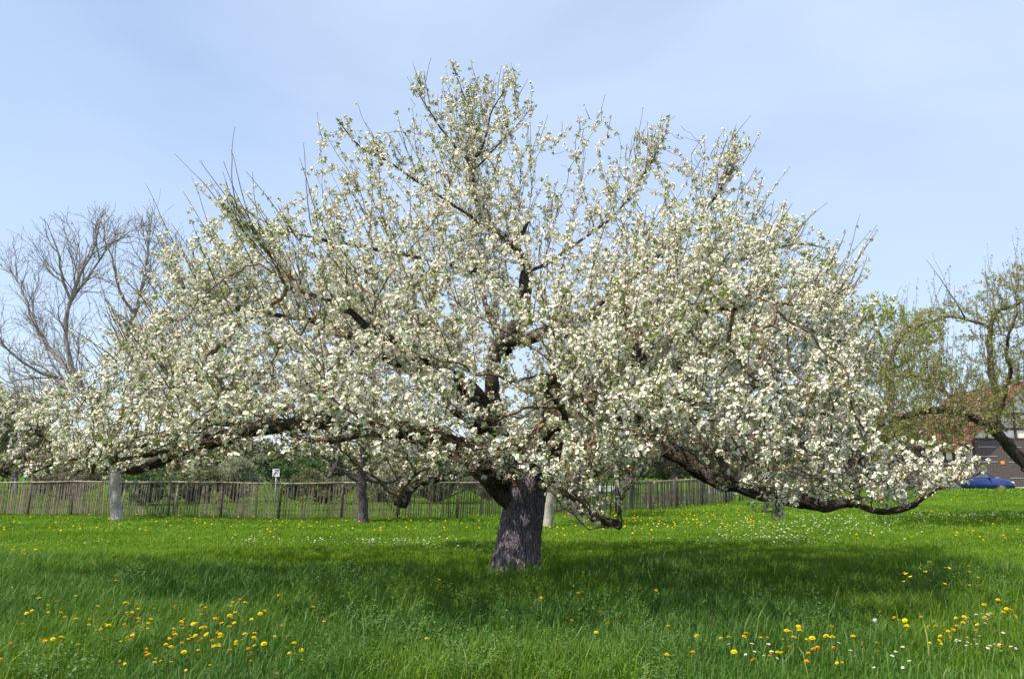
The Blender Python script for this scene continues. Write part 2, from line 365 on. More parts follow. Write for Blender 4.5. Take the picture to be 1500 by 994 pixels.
# ================================================================== THE OLD APPLE TREE
r = np.random.default_rng(21)
base = on_ground(757, 842); YT = float(base[1])
tree = empty('apple_tree', base, 'huge old apple tree in full white blossom, its wide limbs on a thick dark trunk', 'tree')
def tr(*pts): return [(*at(px, py, Y), rad) for px, py, Y, rad in pts]
T0 = YT
trunk_pts = [(base[0], base[1], base[2] - .15, .40)] + tr((757, 835, T0, .375), (761, 800, T0, .345), (765, 765, T0, .33), (769, 735, T0, .33), (770, 712, T0, .33), (768, 695, T0, .27), (765, 680, T0, .2))
limbs = {
 'leader': tr((762, 722, T0, .26), (750, 680, T0, .20), (736, 640, T0, .15), (724, 600, T0, .125), (721, 560, T0, .115), (728, 520, T0, .125), (745, 492, T0, .135), (766, 470, T0, .13), (769, 430, T0, .11), (767, 392, T0, .09), (757, 366, T0, .075), (764, 345, T0 - .1, .045), (775, 320, T0 - .2, .03)),
 'left_great': tr((752, 740, T0, .17), (722, 700, T0 - .1, .17), (690, 668, T0 - .2, .19), (645, 648, T0 - .3, .19), (605, 634, T0 - .4, .16), (552, 627, T0 - .5, .15), (490, 624, T0 - .6, .13), (430, 622, T0 - .8, .12), (380, 628, T0 - .9, .115), (330, 640, T0 - 1, .10), (275, 657, T0 - 1.1, .085), (225, 676, T0 - 1.3, .07), (188, 690, T0 - 1.5, .055), (172, 684, T0 - 1.6, .03)),
 'left_a': tr((370, 628, T0 - .9, .08), (310, 618, T0 - .9, .06), (255, 634, T0 - 1, .05), (190, 657, T0 - 1.2, .045), (120, 670, T0 - 1.4, .038), (78, 650, T0 - 1.5, .03), (38, 622, T0 - 1.6, .02), (5, 592, T0 - 1.7, .01)),
 'left_b': tr((340, 640, T0 - 1, .06), (290, 640, T0 - 1.2, .045), (245, 662, T0 - 1.5, .042), (200, 668, T0 - 1.8, .038), (150, 674, T0 - 2.1, .03), (100, 672, T0 - 2.3, .02), (40, 695, T0 - 2.4, .01)),
 'left_cut': tr((330, 642, T0 - 1, .07), (290, 652, T0 - 1.4, .065), (255, 659, T0 - 1.8, .06)),
 'left_mid': tr((727, 605, T0, .10), (690, 568, T0 - .1, .085), (655, 545, T0 - .3, .085), (612, 524, T0 - .5, .075), (585, 535, T0 - .7, .055), (540, 505, T0 - .9, .05), (480, 478, T0 - 1.1, .045), (410, 462, T0 - 1.3, .035), (340, 452, T0 - 1.4, .025), (280, 440, T0 - 1.4, .015)),
 'left_stub': tr((725, 640, T0 - .1, .10), (700, 622, T0 - .4, .09), (672, 604, T0 - .7, .085), (655, 598, T0 - .9, .07)),
 'left_high': tr((767, 430, T0, .06), (715, 402, T0 - .2, .055), (650, 385, T0 - .5, .045), (565, 368, T0 - .8, .04), (480, 352, T0 - 1, .03), (410, 335, T0 - 1.1, .02), (345, 300, T0 - 1.2, .01)),
 'left_low': tr((560, 626, T0 - .5, .08), (510, 640, T0 - .2, .06), (460, 645, T0 + .1, .05), (400, 620, T0 + .5, .04), (320, 570, T0 + .8, .03), (250, 540, T0 + 1, .02)),
 'right_sweep': tr((740, 500, T0, .11), (785, 488, T0 - .2, .09), (835, 468, T0 - .3, .085), (895, 462, T0 - .5, .08), (960, 444, T0 - .6, .068), (1040, 452, T0 - .7, .05), (1105, 474, T0 - .8, .04), (1170, 480, T0 - 1, .03), (1235, 500, T0 - 1.1, .015)),
 'right_back': tr((742, 505, T0, .10), (790, 492, T0 + .3, .085), (850, 492, T0 + .6, .07), (905, 508, T0 + .9, .062), (960, 528, T0 + 1.3, .055), (1020, 520, T0 + 1.7, .045), (1090, 500, T0 + 2, .035), (1160, 470, T0 + 2.2, .02)),
 'right_great': tr((783, 735, T0, .17), (800, 690, T0, .17), (818, 652, T0 + .1, .165), (852, 618, T0 + .1, .155), (900, 608, T0, .15), (952, 634, T0 - .1, .14), (1002, 672, T0 - .3, .13), (1062, 706, T0 - .5, .12), (1130, 724, T0 - .7, .11), (1188, 741, T0 - .8, .10), (1220, 744, T0 - .9, .075), (1252, 738, T0 - 1, .05), (1292, 750, T0 - 1.1, .05), (1332, 745, T0 - 1.2, .045), (1352, 725, T0 - 1.3, .035), (1400, 706, T0 - 1.4, .025), (1436, 692, T0 - 1.5, .012)),
 'right_a': tr((920, 612, T0, .09), (965, 600, T0 - .4, .08), (1020, 592, T0 - .8, .075), (1075, 606, T0 - 1.2, .065), (1130, 630, T0 - 1.4, .05), (1190, 648, T0 - 1.6, .035), (1260, 660, T0 - 1.7, .02)),
 'right_b': tr((815, 655, T0, .12), (822, 600, T0 - .1, .10), (860, 560, T0 - .2, .085), (930, 540, T0 - .3, .07), (1000, 540, T0 - .5, .055), (1080, 560, T0 - .7, .04), (1160, 580, T0 - .8, .03), (1240, 620, T0 - .9, .015)),
 'right_c': tr((1185, 740, T0 - .8, .05), (1230, 732, T0 - .6, .03), (1280, 728, T0 - .4, .024), (1330, 712, T0 - .3, .015)),
 'front_cut': tr((790, 705, T0 - .2, .09), (815, 712, T0 - .7, .068), (845, 736, T0 - 1.1, .06), (872, 757, T0 - 1.4, .065), (902, 770, T0 - 1.6, .062)),
 'front_stub': tr((742, 710, T0 - .2, .07), (710, 690, T0 - .8, .055), (665, 694, T0 - 1.3, .045), (620, 706, T0 - 1.8, .045), (592, 722, T0 - 2.1, .10), (582, 742, T0 - 2.25, .085)),
 'top_a': tr((760, 370, T0, .055), (735, 342, T0, .045), (705, 315, T0 + .1, .04), (694, 280, T0 + .1, .036), (690, 243, T0 + .1, .032), (668, 215, T0, .022), (645, 186, T0 - .1, .017), (622, 150, T0 - .1, .010), (605, 128, T0 - .1, .005)),
 'top_b': tr((690, 243, T0 + .1, .024), (703, 205, T0 + .2, .018), (690, 170, T0 + .3, .014), (672, 120, T0 + .3, .009), (660, 88, T0 + .3, .004)),
 'top_c': tr((692, 243, T0 + .1, .022), (712, 200, T0, .017), (722, 160, T0 - .1, .012), (750, 118, T0 - .2, .005)),
 'top_d': tr((693, 250, T0 + .1, .020), (730, 212, T0 + .3, .014), (760, 180, T0 + .4, .009), (782, 155, T0 + .5, .004)),
 'top_left': tr((752, 362, T0, .045), (710, 332, T0 - .3, .038), (662, 300, T0 - .4, .034), (612, 266, T0 - .5, .030), (575, 240, T0 - .6, .026), (525, 212, T0 - .6, .018), (492, 172, T0 - .7, .007)),
 'top_right': tr((768, 400, T0, .05), (805, 384, T0 + .2, .042), (852, 352, T0 + .4, .035), (900, 315, T0 + .5, .028), (940, 262, T0 + .5, .02), (976, 195, T0 + .5, .006)),
 'right_high': tr((855, 465, T0 - .3, .05), (905, 425, T0 - .5, .045), (965, 375, T0 - .6, .036), (1022, 320, T0 - .7, .028), (1065, 262, T0 - .8, .018), (1080, 210, T0 - .8, .006)),
 'right_far': tr((975, 444, T0 - .6, .045), (1035, 405, T0 - .5, .038), (1100, 375, T0 - .3, .03), (1165, 358, T0 - .1, .02), (1215, 365, T0, .01)),
 'front_left': tr((740, 655, T0 - .05, .10), (700, 600, T0 - .9, .08), (640, 540, T0 - 1.8, .065), (560, 490, T0 - 2.6, .05), (480, 440, T0 - 3.2, .035), (420, 420, T0 - 3.6, .02)),
 'front_right': tr((790, 670, T0 - .1, .10), (840, 610, T0 - 1, .08), (900, 560, T0 - 2, .065), (960, 500, T0 - 2.8, .05), (1030, 460, T0 - 3.4, .035), (1090, 450, T0 - 3.8, .02)),
 'front_mid': tr((780, 690, T0 - .2, .08), (800, 640, T0 - 1.2, .06), (830, 610, T0 - 2.1, .045), (800, 570, T0 - 3, .035), (840, 540, T0 - 3.8, .02)),
 'back_left': tr((730, 640, T0 + .1, .10), (690, 600, T0 + 1, .08), (630, 560, T0 + 2, .065), (560, 520, T0 + 3, .045), (480, 480, T0 + 3.8, .025)),
 'back_right': tr((780, 640, T0 + .2, .10), (830, 590, T0 + 1.2, .08), (880, 540, T0 + 2.2, .06), (940, 500, T0 + 3.2, .045), (1010, 460, T0 + 4, .025)),
 'back_mid': tr((745, 520, T0 + .1, .07), (720, 470, T0 + 1, .055), (700, 420, T0 + 2, .04), (680, 380, T0 + 2.8, .025)),
}
for k_ in ('left_high', 'top_left', 'top_right', 'right_high', 'right_far'): limbs[k_] = [(a, b, c, d * .72) for a, b, c, d in limbs[k_]]
limb_mesh('trunk', spline(trunk_pts, .05), [M_trunk], tree, n=40, knob=.07, seed=1, furrow=.07, flare=.34)
seedpts = []; srad = []
for j, (k, pts) in enumerate(limbs.items()):
    S = spline(pts, .07); thick = S[:, 3].max() > .06
    wob = r.normal(size=(len(S), 3)); 
    for _ in range(3): wob = (np.roll(wob, 1, 0) + wob + np.roll(wob, -1, 0)) / 3
    S[:, :3] += wob * np.minimum(S[:, 3:4] * .8, .05)
    cut = k in ('left_cut', 'front_cut', 'front_stub', 'left_stub')
    limb_mesh('limb', S, [M_limb, M_cutdark if k == 'front_stub' else M_cut], tree, n=14 if thick else 8, knob=.30, seed=j + 3, cap_mi=1 if cut else 0)
    u0 = 4 if len(S) > 8 else 1
    for q in S[u0::1]:
        if q[3] < .14 and not (k in ('leader',) and q[2] < 4.2): seedpts.append(q[:3]); srad.append(q[3])
seedpts = A(seedpts)
CROWN = [(-60, 560), (20, 528), (60, 548), (110, 575), (150, 520), (205, 470), (232, 400), (245, 350), (290, 372), (322, 330), (340, 290), (400, 350), (425, 318), (468, 330), (462, 180), (495, 172), (560, 218), (600, 205), (592, 125), (635, 118), (660, 84), (685, 122), (712, 126), (752, 108), (764, 122), (772, 180), (800, 215), (825, 180), (880, 165), (925, 205), (985, 170), (1015, 215), (1076, 200), (1105, 270), (1120, 310), (1165, 335), (1210, 372), (1250, 420), (1255, 470), (1300, 540), (1262, 580), (1290, 640), (1380, 650), (1442, 680), (1425, 712), (1330, 740), (1230, 742), (1160, 762), (1100, 745), (1075, 712), (1000, 676), (930, 690), (880, 700), (820, 700), (760, 690), (700, 690), (640, 700), (560, 690), (520, 665), (440, 670), (400, 655), (320, 690), (200, 690), (80, 700), (-60, 710)]
def crown_sample(n, r):
    out = []
    while len(out) < n:
        m = 4000; px = r.random(m) * 1520 - 60; py = 80 + r.random(m) * 690; ok = in_poly(px, py, CROWN); px, py = px[ok], py[ok]
        for x, y in zip(px, py):
            d = raydir(x, y); p0 = at(x, y, T0); a = min(1, abs(p0[0] - .1) / 8.3); z = p0[2]
            g = 1 - .85 * float(sstep(3.6, 8.0, z)); half = 5.0 * math.sqrt(1 - a * a) * g + .35
            cy = T0 - .3 - (1.2 * a if z < 3.5 else 0)
            u = (r.random() * 2 - 1); u = math.copysign(abs(u) ** .85, u); Y = cy + u * half; p = at(x, y, Y)
            if p[2] < 1.35: continue
            if 690 < x < 805 and 350 < y < 590 and Y < T0 + .25 and r.random() < .86: continue     # the open heart of the crown
            if 590 < x < 720 and 530 < y < 615 and r.random() < .62: continue
            if 800 < x < 1080 and y > 655 and r.random() < .5: continue
            if x < 235 and r.random() < .25: continue
            if 250 < x < 640 and 630 < y < 690 and r.random() < .55: continue
            if p[2] > 4.3 and r.random() < .6 * float(sstep(4.3, 5.6, p[2])): continue
            if z > 6 and r.random() < .35: continue
            if y < 560 and r.random() < .55 and not in_poly(A([x]), A([y - 42.]), CROWN)[0]: continue
            out.append(p)
    return A(out[:n])
def spray(poly, y0, y1, n):
    out = []; pa = A(poly); lo, hi = pa.min(0), pa.max(0)
    while len(out) < n:
        x, y = lo + r.random(2) * (hi - lo)
        if in_poly(A([x]), A([y]), poly)[0]:
            p = at(x, y, y0 + r.random() * (y1 - y0))
            if p[2] > .8: out.append(p)
    return A(out)
att = np.vstack([crown_sample(9200, r), spray([(1060, 670), (1200, 700), (1185, 740), (1170, 766), (1140, 768), (1060, 735)], T0 - 2.2, T0 - 1.0, 70), spray([(1180, 650), (1380, 650), (1440, 690), (1390, 720), (1300, 742), (1190, 735)], T0 - 2.2, T0 - .8, 80),
    spray([(640, 610), (960, 600), (950, 700), (900, 715), (840, 735), (760, 715), (690, 705), (640, 690), (640, 640)], T0 - 3.4, T0 - 1.4, 260), spray([(845, 700), (905, 700), (900, 775), (850, 785), (840, 745)], T0 - 2, T0 - 1.3, 22)])
BIG = [(x + (14 if x > 750 else -14), y - 14) for x, y in CROWN]
EX, EP = [], []; allP = [p for p in seedpts]; HUB = A([.1, T0, 2.6])
def fan(src, n, lmin, lmax, spread, up, zmin):
    born = []
    for i in r.choice(src, n):
        p = A(allP[i]); 
        if p[2] < zmin: continue
        rd = unit(p - HUB); d = unit(rd * (.75 if p[2] > 3.6 else .55) + A([0, 0, up]) + r.normal(size=3) * spread); ln = lmin + (lmax - lmin) * r.random() ** 1.4; last = i
        for k in range(int(ln / .10)):
            d = unit(d + r.normal(size=3) * .07 + A([0, 0, .03])); p = p + d * .10; x, y = project(p[None])
            if not in_poly(x, y, CROWN)[0] and (not in_poly(x, y, BIG)[0] or r.random() < .15): break
            allP.append(p); EX.append(p); EP.append(last); last = len(allP) - 1; born.append(last)
    return born
hi = [i for i, (p, q_) in enumerate(zip(seedpts, srad)) if q_ < .07 and p[2] > 2.4]
tips = [i for i, (p_, q_) in enumerate(zip(seedpts, srad)) if q_ < .03 and p_[2] < 5]; f0 = fan(A(tips), 260, .25, .8, .6, .5, 1.3)
f1 = fan(A(hi), 560, .5, 2.0, .34, .75, 2.4); f2 = fan(A(f1), 900, .25, 1.0, .5, .5, 2.4)
P, par, n0 = colonize(seedpts, att, 1.5, .13, .10, 90, r, gravity=(0, 0, .12), jitter=.26, low=lambda z: .45 - .33 * float(sstep(3.2, 4.8, z)), extra=(EX, EP))
rad, ch = twig_radii(P, par, n0, .0030)
cand = np.nonzero((np.arange(len(P)) >= n0) & (rad > .0042) & (P[:, 2] > 2.3))[0]
sh = shoots(P, rad, cand, 1350, .18, 1.15, r, .22, HUB)
ex_, ey_ = project(P); edge = np.nonzero((np.arange(len(P)) >= n0) & (rad < .02) & (P[:, 2] > 2.6) & in_poly(ex_, ey_, CROWN) & ~in_poly(ex_, ey_ - 38, CROWN))[0]
esh = shoots(P, rad, edge[P[edge, 2] < 5.2], 170, .35, 1.15, r, .22, HUB) + shoots(P, rad, edge[P[edge, 2] >= 5.2], 90, .2, .62, r, .22, HUB)
 
A0 = P[par[n0:]]; B0 = P[n0:]; r1 = rad[n0:]; r0_ = np.minimum(np.maximum(rad[par[n0:]], r1), r1 * 1.6)
SA, SB, SR0, SR1 = [], [], [], []
CP, CN, CS = [], [], []                       # cluster places, axes, sizes
BIG = [(x + (14 if x > 750 else -14), y - 14) for x, y in CROWN]
def inside(p, poly=BIG):
    x, y = project(A(p)[None]); return bool(in_poly(x, y, poly)[0])
for iq, q in enumerate(sh + esh):
    x, y = project(q); ok = in_poly(x, y, BIG); bare = r.random() < .18; kk = len(q)
    if iq >= len(sh):
        if y[-1] < 78: continue
        ok[:] = True
    if not ok[0]: continue
    if not bare:
        if q[-1][2] < 3.2 or r.random() > .45:
            while kk > 2 and not ok[kk - 1]: kk -= 1
            if kk < 3: continue
    for i in range(kk - 1):
        f = i / kk; SA.append(q[i]); SB.append(q[i + 1]); SR0.append(.0055 * (1 - f) + .002); SR1.append(.0055 * (1 - f - 1 / kk) + .002)
    d = unit(q[1] - q[0])
    if bare:
        if r.random() < .5: CP.append(q[kk - 1]); CN.append(d); CS.append(-.6)
    else:
        for i in range(1, kk):
            if r.random() < (.85 if iq < len(sh) else .9 - .55 * i / kk): n = unit(r.normal(size=3) + d * .5); CP.append(q[i] + n * .015 + d * r.random() * .08); CN.append(n); CS.append(.6 + r.random() * .45)
V1, F1 = twig_prisms(np.vstack([A0, A(SA)]), np.vstack([B0, A(SB)]), np.concatenate([r0_, A(SR0)]), np.concatenate([r1, A(SR1)]))
o = mesh_np('twigs', V1, F1, [M_twig], parent=tree, smooth=True)
tag(o, kind='stuff')
thin = np.nonzero((np.arange(len(P)) >= n0) & (rad < .014))[0]
for i in thin:
    z = P[i][2]; dn = .78 if rad[i] < .006 else .4
    for rep in range(3):
        if r.random() < dn * (1, .75, .5)[rep]:
            d = unit(P[i] - P[par[i]]); n = unit(r.normal(size=3) * .9 + A([0, 0, .55]) + d * .4); p = P[i] + n * r.random() * (.05 + .04 * rep) - d * r.random() * .1
            CP.append(p); CN.append(n); CS.append(.72 + r.random() * .52)
for p_, q_ in zip(seedpts, srad):
    if q_ < .032 and r.random() < .9:
        for _ in range(2): n = unit(r.normal(size=3) + A([0, 0, .4])); CP.append(p_ + n * (q_ + .03 * r.random())); CN.append(n); CS.append(.7 + r.random() * .5)
CP, CN, CS = A(CP), A(CN), A(CS)

def lumps(p, f, seed): return (vnoise(p[:, 0] * f + 31, p[:, 2] * f + p[:, 1] * f * .35 + 17, seed) + vnoise(p[:, 1] * f + 11, p[:, 2] * f * .8 - p[:, 0] * f * .3 + 57, seed + 1)) * .5
lump = lumps(CP, 2.3, 91) * .65 + lumps(CP, 5.5, 95) * .35
keepc = r.random(len(CP)) < np.clip((lump - .26) / .22, .08, 1) * (1 - .42 * sstep(4.6, 5.8, CP[:, 2])); cx, cy = project(CP); keepc &= r.random(len(CP)) > .30 * sstep(560, 660, cy) + .34 * sstep(620, 690, cy) * (cx > 1000); keepc |= CS < 0
CP, CN, CS, lump = CP[keepc], CN[keepc], CS[keepc], lump[keepc]; CS = CS * np.clip(.72 + .6 * lump, .75, 1.2); cx, cy = project(CP)
LOW = [(-60, 540), (1500, 540), (1480, 700), (1300, 760), (1175, 790), (1050, 760), (930, 790), (840, 800), (790, 745), (560, 760), (420, 720), (-60, 725)]
HIG = [(x + (40 if x > 750 else -40), y - 70) for x, y in CROWN]
ok = in_poly(cx, cy, HIG) | in_poly(cx, cy, LOW) | (CS < 0); ok &= ~(in_poly(cx, cy, [(230, 640), (380, 606), (560, 606), (720, 650), (730, 700), (600, 655), (400, 648), (200, 690)]) & (CP[:, 1] < T0 + .3) & (r.random(len(CP)) < .70)); ok &= ~(in_poly(cx, cy, [(845, 725), (925, 745), (925, 790), (860, 790)]) & (r.random(len(CP)) < .75)); ok &= ~(in_poly(cx, cy, [(930, 610), (960, 610), (1090, 690), (1080, 715), (930, 640)]) & (CP[:, 1] < T0) & (r.random(len(CP)) < .75)); CP, CN, CS = CP[ok], CN[ok], CS[ok]
print('main tree nodes', len(P), 'clusters', len(CP))
rot = frames(CN, r); wh = r.integers(0, 14, len(CP)); fl = CS > 0
patch = vnoise(CP[:, 0] * 1.3 + 20, CP[:, 2] * 1.3 + CP[:, 1], 8)
fl &= r.random(len(CP)) < (.60 + .45 * patch) * (1 - .25 * sstep(5.5, 8, CP[:, 2]))
S_ = np.abs(CS)
V, F, MI, RN = scatter(BL, CP[fl], None, S_[fl], r, wh[fl], rot[fl]); o = mesh_np('blossoms', V, F, [M_petal, M_bud, M_stamen], MI, tree, rnd=RN); tag(o, kind='stuff')
lf = r.random(len(CP)) < .97
V, F, MI, RN = scatter(LF, CP[lf], None, S_[lf], r, wh[lf], rot[lf]); o = mesh_np('leaves', V, F, [M_aleaf], MI, tree, rnd=RN); tag(o, kind='stuff')
# ================================================================== MEADOW
M_soil, N, L = new_mat('meadow_ground')
o_ = N('ShaderNodeOutputMaterial'); b_ = N('ShaderNodeBsdfDiffuse'); g_ = N('ShaderNodeNewGeometry'); n1 = N('ShaderNodeTexNoise'); n1.inputs['Scale'].default_value = .35; n1.inputs['Detail'].default_value = 6
n2 = N('ShaderNodeTexNoise'); n2.inputs['Scale'].default_value = 9; n2.inputs['Detail'].default_value = 6; n2.inputs['Roughness'].default_value = .7
mm = N('ShaderNodeMath'); mm.operation = 'MULTIPLY_ADD'; mm.inputs[1].default_value = .45; r1_ = N('ShaderNodeMath'); r1_.operation = 'MULTIPLY'; r1_.inputs[1].default_value = .55
rr = N('ShaderNodeValToRGB'); rr.color_ramp.elements[0].position = .36; rr.color_ramp.elements[0].color = (.022, .060, .008, 1); rr.color_ramp.elements[1].position = .64; rr.color_ramp.elements[1].color = (.105, .20, .022, 1)
L(g_.outputs['Position'], n1.inputs[0]); L(g_.outputs['Position'], n2.inputs[0]); L(n2.outputs[0], r1_.inputs[0]); L(n1.outputs[0], mm.inputs[0]); L(r1_.outputs[0], mm.inputs[2]); L(mm.outputs[0], rr.inputs[0]); L(rr.outputs[0], b_.inputs[0])
bp_ = N('ShaderNodeBump'); bp_.inputs['Strength'].default_value = 1; bp_.inputs['Distance'].default_value = .08; L(n2.outputs[0], bp_.inputs['Height']); L(bp_.outputs[0], b_.inputs['Normal']); L(b_.outputs[0], o_.inputs[0])
xs = np.unique(np.concatenate([np.linspace(-900, -80, 12), np.linspace(-80, -24, 60), np.linspace(-24, 30, 240), np.linspace(30, 90, 60), np.linspace(90, 900, 12)]))
ys = np.unique(np.concatenate([np.linspace(-300, -6, 12), np.linspace(-6, 24, 150), np.linspace(24, 62, 120), np.linspace(62, 130, 20), np.linspace(130, 1500, 14)]))
GX, GY = np.meshgrid(xs, ys); GZ = ground(GX, GY); V = np.stack([GX, GY, GZ], -1).reshape(-1, 3); nx = len(xs)
I = np.arange((len(ys) - 1) * nx).reshape(-1, nx)[:, :-1].ravel(); F = np.stack([I, I + 1, I + nx + 1, I + nx], 1)
tag(mesh_np('meadow', V, F, M_soil, smooth=True), kind='structure')

M_grass = mat_leaf('long_grass', (.060, .138, .004), (.205, .335, .012), trans=.42, nscale=.55, rough=.6, spec=.05)
M_grass2 = mat_leaf('bluish_grass', (.034, .108, .009), (.120, .245, .028), trans=.4, nscale=.8, rough=.55, spec=.07)
M_short = mat_leaf('short_grass', (.095, .20, .006), (.215, .335, .016), trans=.40, nscale=.35, rough=.5, spec=.05)
M_straw = mat_leaf('pale_grass_stalk', (.16, .22, .05), (.30, .33, .12), trans=.3, nscale=1, spec=.05)
rg = np.random.default_rng(5)
def blades(n, y0, y1, h, w, mats_split=(.62, .34, .04), tuft=True):
    u = rg.random(n); Y = np.sqrt(y0 * y0 + u * (y1 * y1 - y0 * y0)); X = (rg.random(n) * 2 - 1) * (Y * .66 + 1.6)
    cl = vnoise(X * 2.6, Y * 2.6, 11) * .6 + vnoise(X * .9 + 7, Y * .9, 12) * .5
    if tuft: keep = rg.random(n) < .35 + .9 * cl; X, Y, cl = X[keep], Y[keep], cl[keep]
    n = len(X); Z = ground(X, Y); a = rg.random(n) * 2 * math.pi; hh = h(X, Y) * (.45 + .75 * rg.random(n)) * (.62 + .75 * cl)
    ww = w * (.6 + .8 * rg.random(n)); wx, wy = np.cos(a) * ww, np.sin(a) * ww; la = a + math.pi / 2 + rg.normal(size=n) * .5
    flow = (vnoise(X * .8, Y * .8, 21) - .5) * 4
    lean = np.abs(rg.normal(size=n)) * .38 + .12; lx = (np.cos(la) * lean + np.cos(flow) * .08) * hh; ly = (np.sin(la) * lean + np.sin(flow) * .08) * hh
    V = np.zeros((n, 6, 3)); B = np.stack([X, Y, Z - .01], 1); Wv = np.stack([wx, wy, 0 * wx], 1)
    V[:, 0] = B - Wv; V[:, 1] = B + Wv
    mid = B + np.stack([lx * .32, ly * .32, hh * .58], 1); V[:, 2] = mid + Wv * .8; V[:, 3] = mid - Wv * .8
    tip = B + np.stack([lx, ly, hh * (.97 - lean * .25)], 1); V[:, 4] = tip + Wv * .12; V[:, 5] = tip - Wv * .12
    F = np.array([[0, 1, 2, 3], [3, 2, 4, 5]])[None] + (np.arange(n) * 6)[:, None, None]
    mi = rg.choice(len(mats_split), n, p=mats_split); sel = vnoise(X * .45 + 3, Y * .45, 31) + rg.normal(size=n) * .10 + .10 * (Y > 7.5) * (Y < 13)
    mi = np.where((sel > .60) & (mi == 0), 1, mi)
    mi = np.where(rg.random(n) < sstep(11.5, 17, Y + (vnoise(X * .35, Y * .5, 77) - .5) * 4) * (y1 < 18), 3, mi)
    rv = np.clip(rg.random(n) * .75 + .25 * rg.random(n), 0, 1)
    return V.reshape(-1, 3), F.reshape(-1, 4), np.repeat(mi, 2), np.repeat(rv, 2)
def join(L_):
    V, F, M, R, off = [], [], [], [], 0
    for v, f, m, q in L_: V.append(v); F.append(f + off); M.append(m); R.append(q); off += len(v)
    return np.concatenate(V), np.concatenate(F), np.concatenate(M), np.concatenate(R)
def long_h(X, Y): return .15 + .10 * sstep(7.2, 9.2, Y + .6 * np.sin(X * .9)) - .165 * sstep(12.5, 17.5, Y + 1.5 * (vnoise(X * .4, Y * .4, 78) - .5))
G = [blades(150000, 4.6, 9.5, long_h, .0034), blades(180000, 9.5, 17, long_h, .0046, (.6, .37, .03))]
def tall_h(X, Y): return .36 + 0 * X
G.append(blades(9000, 5.2, 13.5, tall_h, .0042, (.50, .44, .06)))
V, F, MI, RN = join(G); tag(mesh_np('grass', V, F, [M_grass, M_grass2, M_straw, M_short], MI, rnd=RN), 'long green meadow grass growing thick around and in front of the old trunk', 'grass', kind='stuff')
G = [blades(110000, 16, 23, lambda X, Y: .085 + 0 * X, .007, (.93, .04, .03)), blades(110000, 23, 42, lambda X, Y: .09 + 0 * X, .013, (.95, .03, .02)), blades(60000, 42, 72, lambda X, Y: .12 + 0 * X, .03, (.95, .03, .02))]
V, F, MI, RN = join(G); tag(mesh_np('grass', V, F, [M_short, M_grass, M_straw], MI, rnd=RN), 'short sunlit yellow-green turf between the old trunk and the paling fence', 'grass', kind='stuff')

# broad-leaved weeds and clover between the blades of the foreground
wt = []
for s in range(5):
    q = np.random.default_rng(60 + s); V, F, M = [], [], []
    for j in range(9):
        t = q.random() * 6.28; d = A([math.cos(t), math.sin(t), .35 + q.random() * .9]); st = d * .03
        for k in range(5): p = st + d * (.02 + k * .022); s_ = 1 if k % 2 else -1; add_leaf(V, F, M, p, d * .5 + s_ * A([-math.sin(t), math.cos(t), .1]), A([0, 0, 1.]), .028, .016)
    wt.append((A(V), A(F, dtype=np.int64), A(M, dtype=np.int64)))
n = 850; Y = np.sqrt(4.8 ** 2 + rg.random(n) * (12 ** 2 - 4.8 ** 2)); X = (rg.random(n) * 2 - 1) * (Y * .66 + 1); k = vnoise(X * .9 + 50, Y * .9, 41) > .52; X, Y = X[k], Y[k]
V, F, MI, RN = scatter(wt, np.stack([X, Y, ground(X, Y) + .06 + rg.random(len(X)) * .07], 1), np.tile([0, 0, 1.], (len(X), 1)) + rg.normal(size=(len(X), 3)) * .2, .7 + rg.random(len(X)) * .9, rg)
M_weed = mat_leaf('weed_leaf', (.040, .105, .010), (.105, .20, .026), trans=.3, spec=.1)
tag(mesh_np('meadow_herbs', V, F, [M_weed], MI, rnd=RN), 'feathery green herbs and clover growing among the long foreground grass', 'herbs', kind='stuff')

# ------------------------------------------------------------------ wild flowers
M_dand = mat_leaf('dandelion_yellow', (.82, .55, .006), (.90, .70, .012), trans=.25, spec=0)
M_butter = mat_leaf('buttercup_yellow', (.80, .58, .008), (.88, .70, .02), trans=.2, spec=.1)
M_stem = mat_leaf('flower_stem', (.10, .18, .03), (.17, .24, .06), trans=.2)
M_daisy = mat_leaf('daisy_white', (.78, .76, .74), (.86, .85, .82), trans=.3, spec=0)
M_orange = mat_leaf('dandelion_closed', (.62, .28, .02), (.75, .42, .02), trans=.2, spec=0)
M_fluff = mat_leaf('dandelion_fluff', (.55, .54, .50), (.70, .69, .66), trans=.4, spec=0)
def head_rays(rad, nray, layers, h, wid=.3, cup=.25, seed=0):
    q = np.random.default_rng(seed); V, F = [], []
    for l in range(layers):
        f = 1 - l / (layers + .6)
        for k in range(nray):
            t = (k + .5 * l) * 2 * math.pi / nray + q.normal() * .06; d = A([math.cos(t), math.sin(t), 0]); e = A([-d[1], d[0], 0]); z = h * l / layers; i = len(V); R = rad * f
            V += [d * R * .1 + A([0, 0, z]), d * R * .7 + e * R * wid + A([0, 0, z + R * cup * .5]), d * R + A([0, 0, z + R * cup * (.6 + q.random() * .5) - (0.3 * R if l == 0 else 0)]), d * R * .7 - e * R * wid + A([0, 0, z + R * cup * .5])]; F.append((i, i + 1, i + 2, i + 3))
    return A(V), A(F)
def stem_mesh(h, bend, rad=.0016):
    m = MB(); m.tube([(0, 0, -.02), (bend * .4, 0, h * .5), (bend, 0, h)], [rad * 1.2, rad, rad], 5); return m
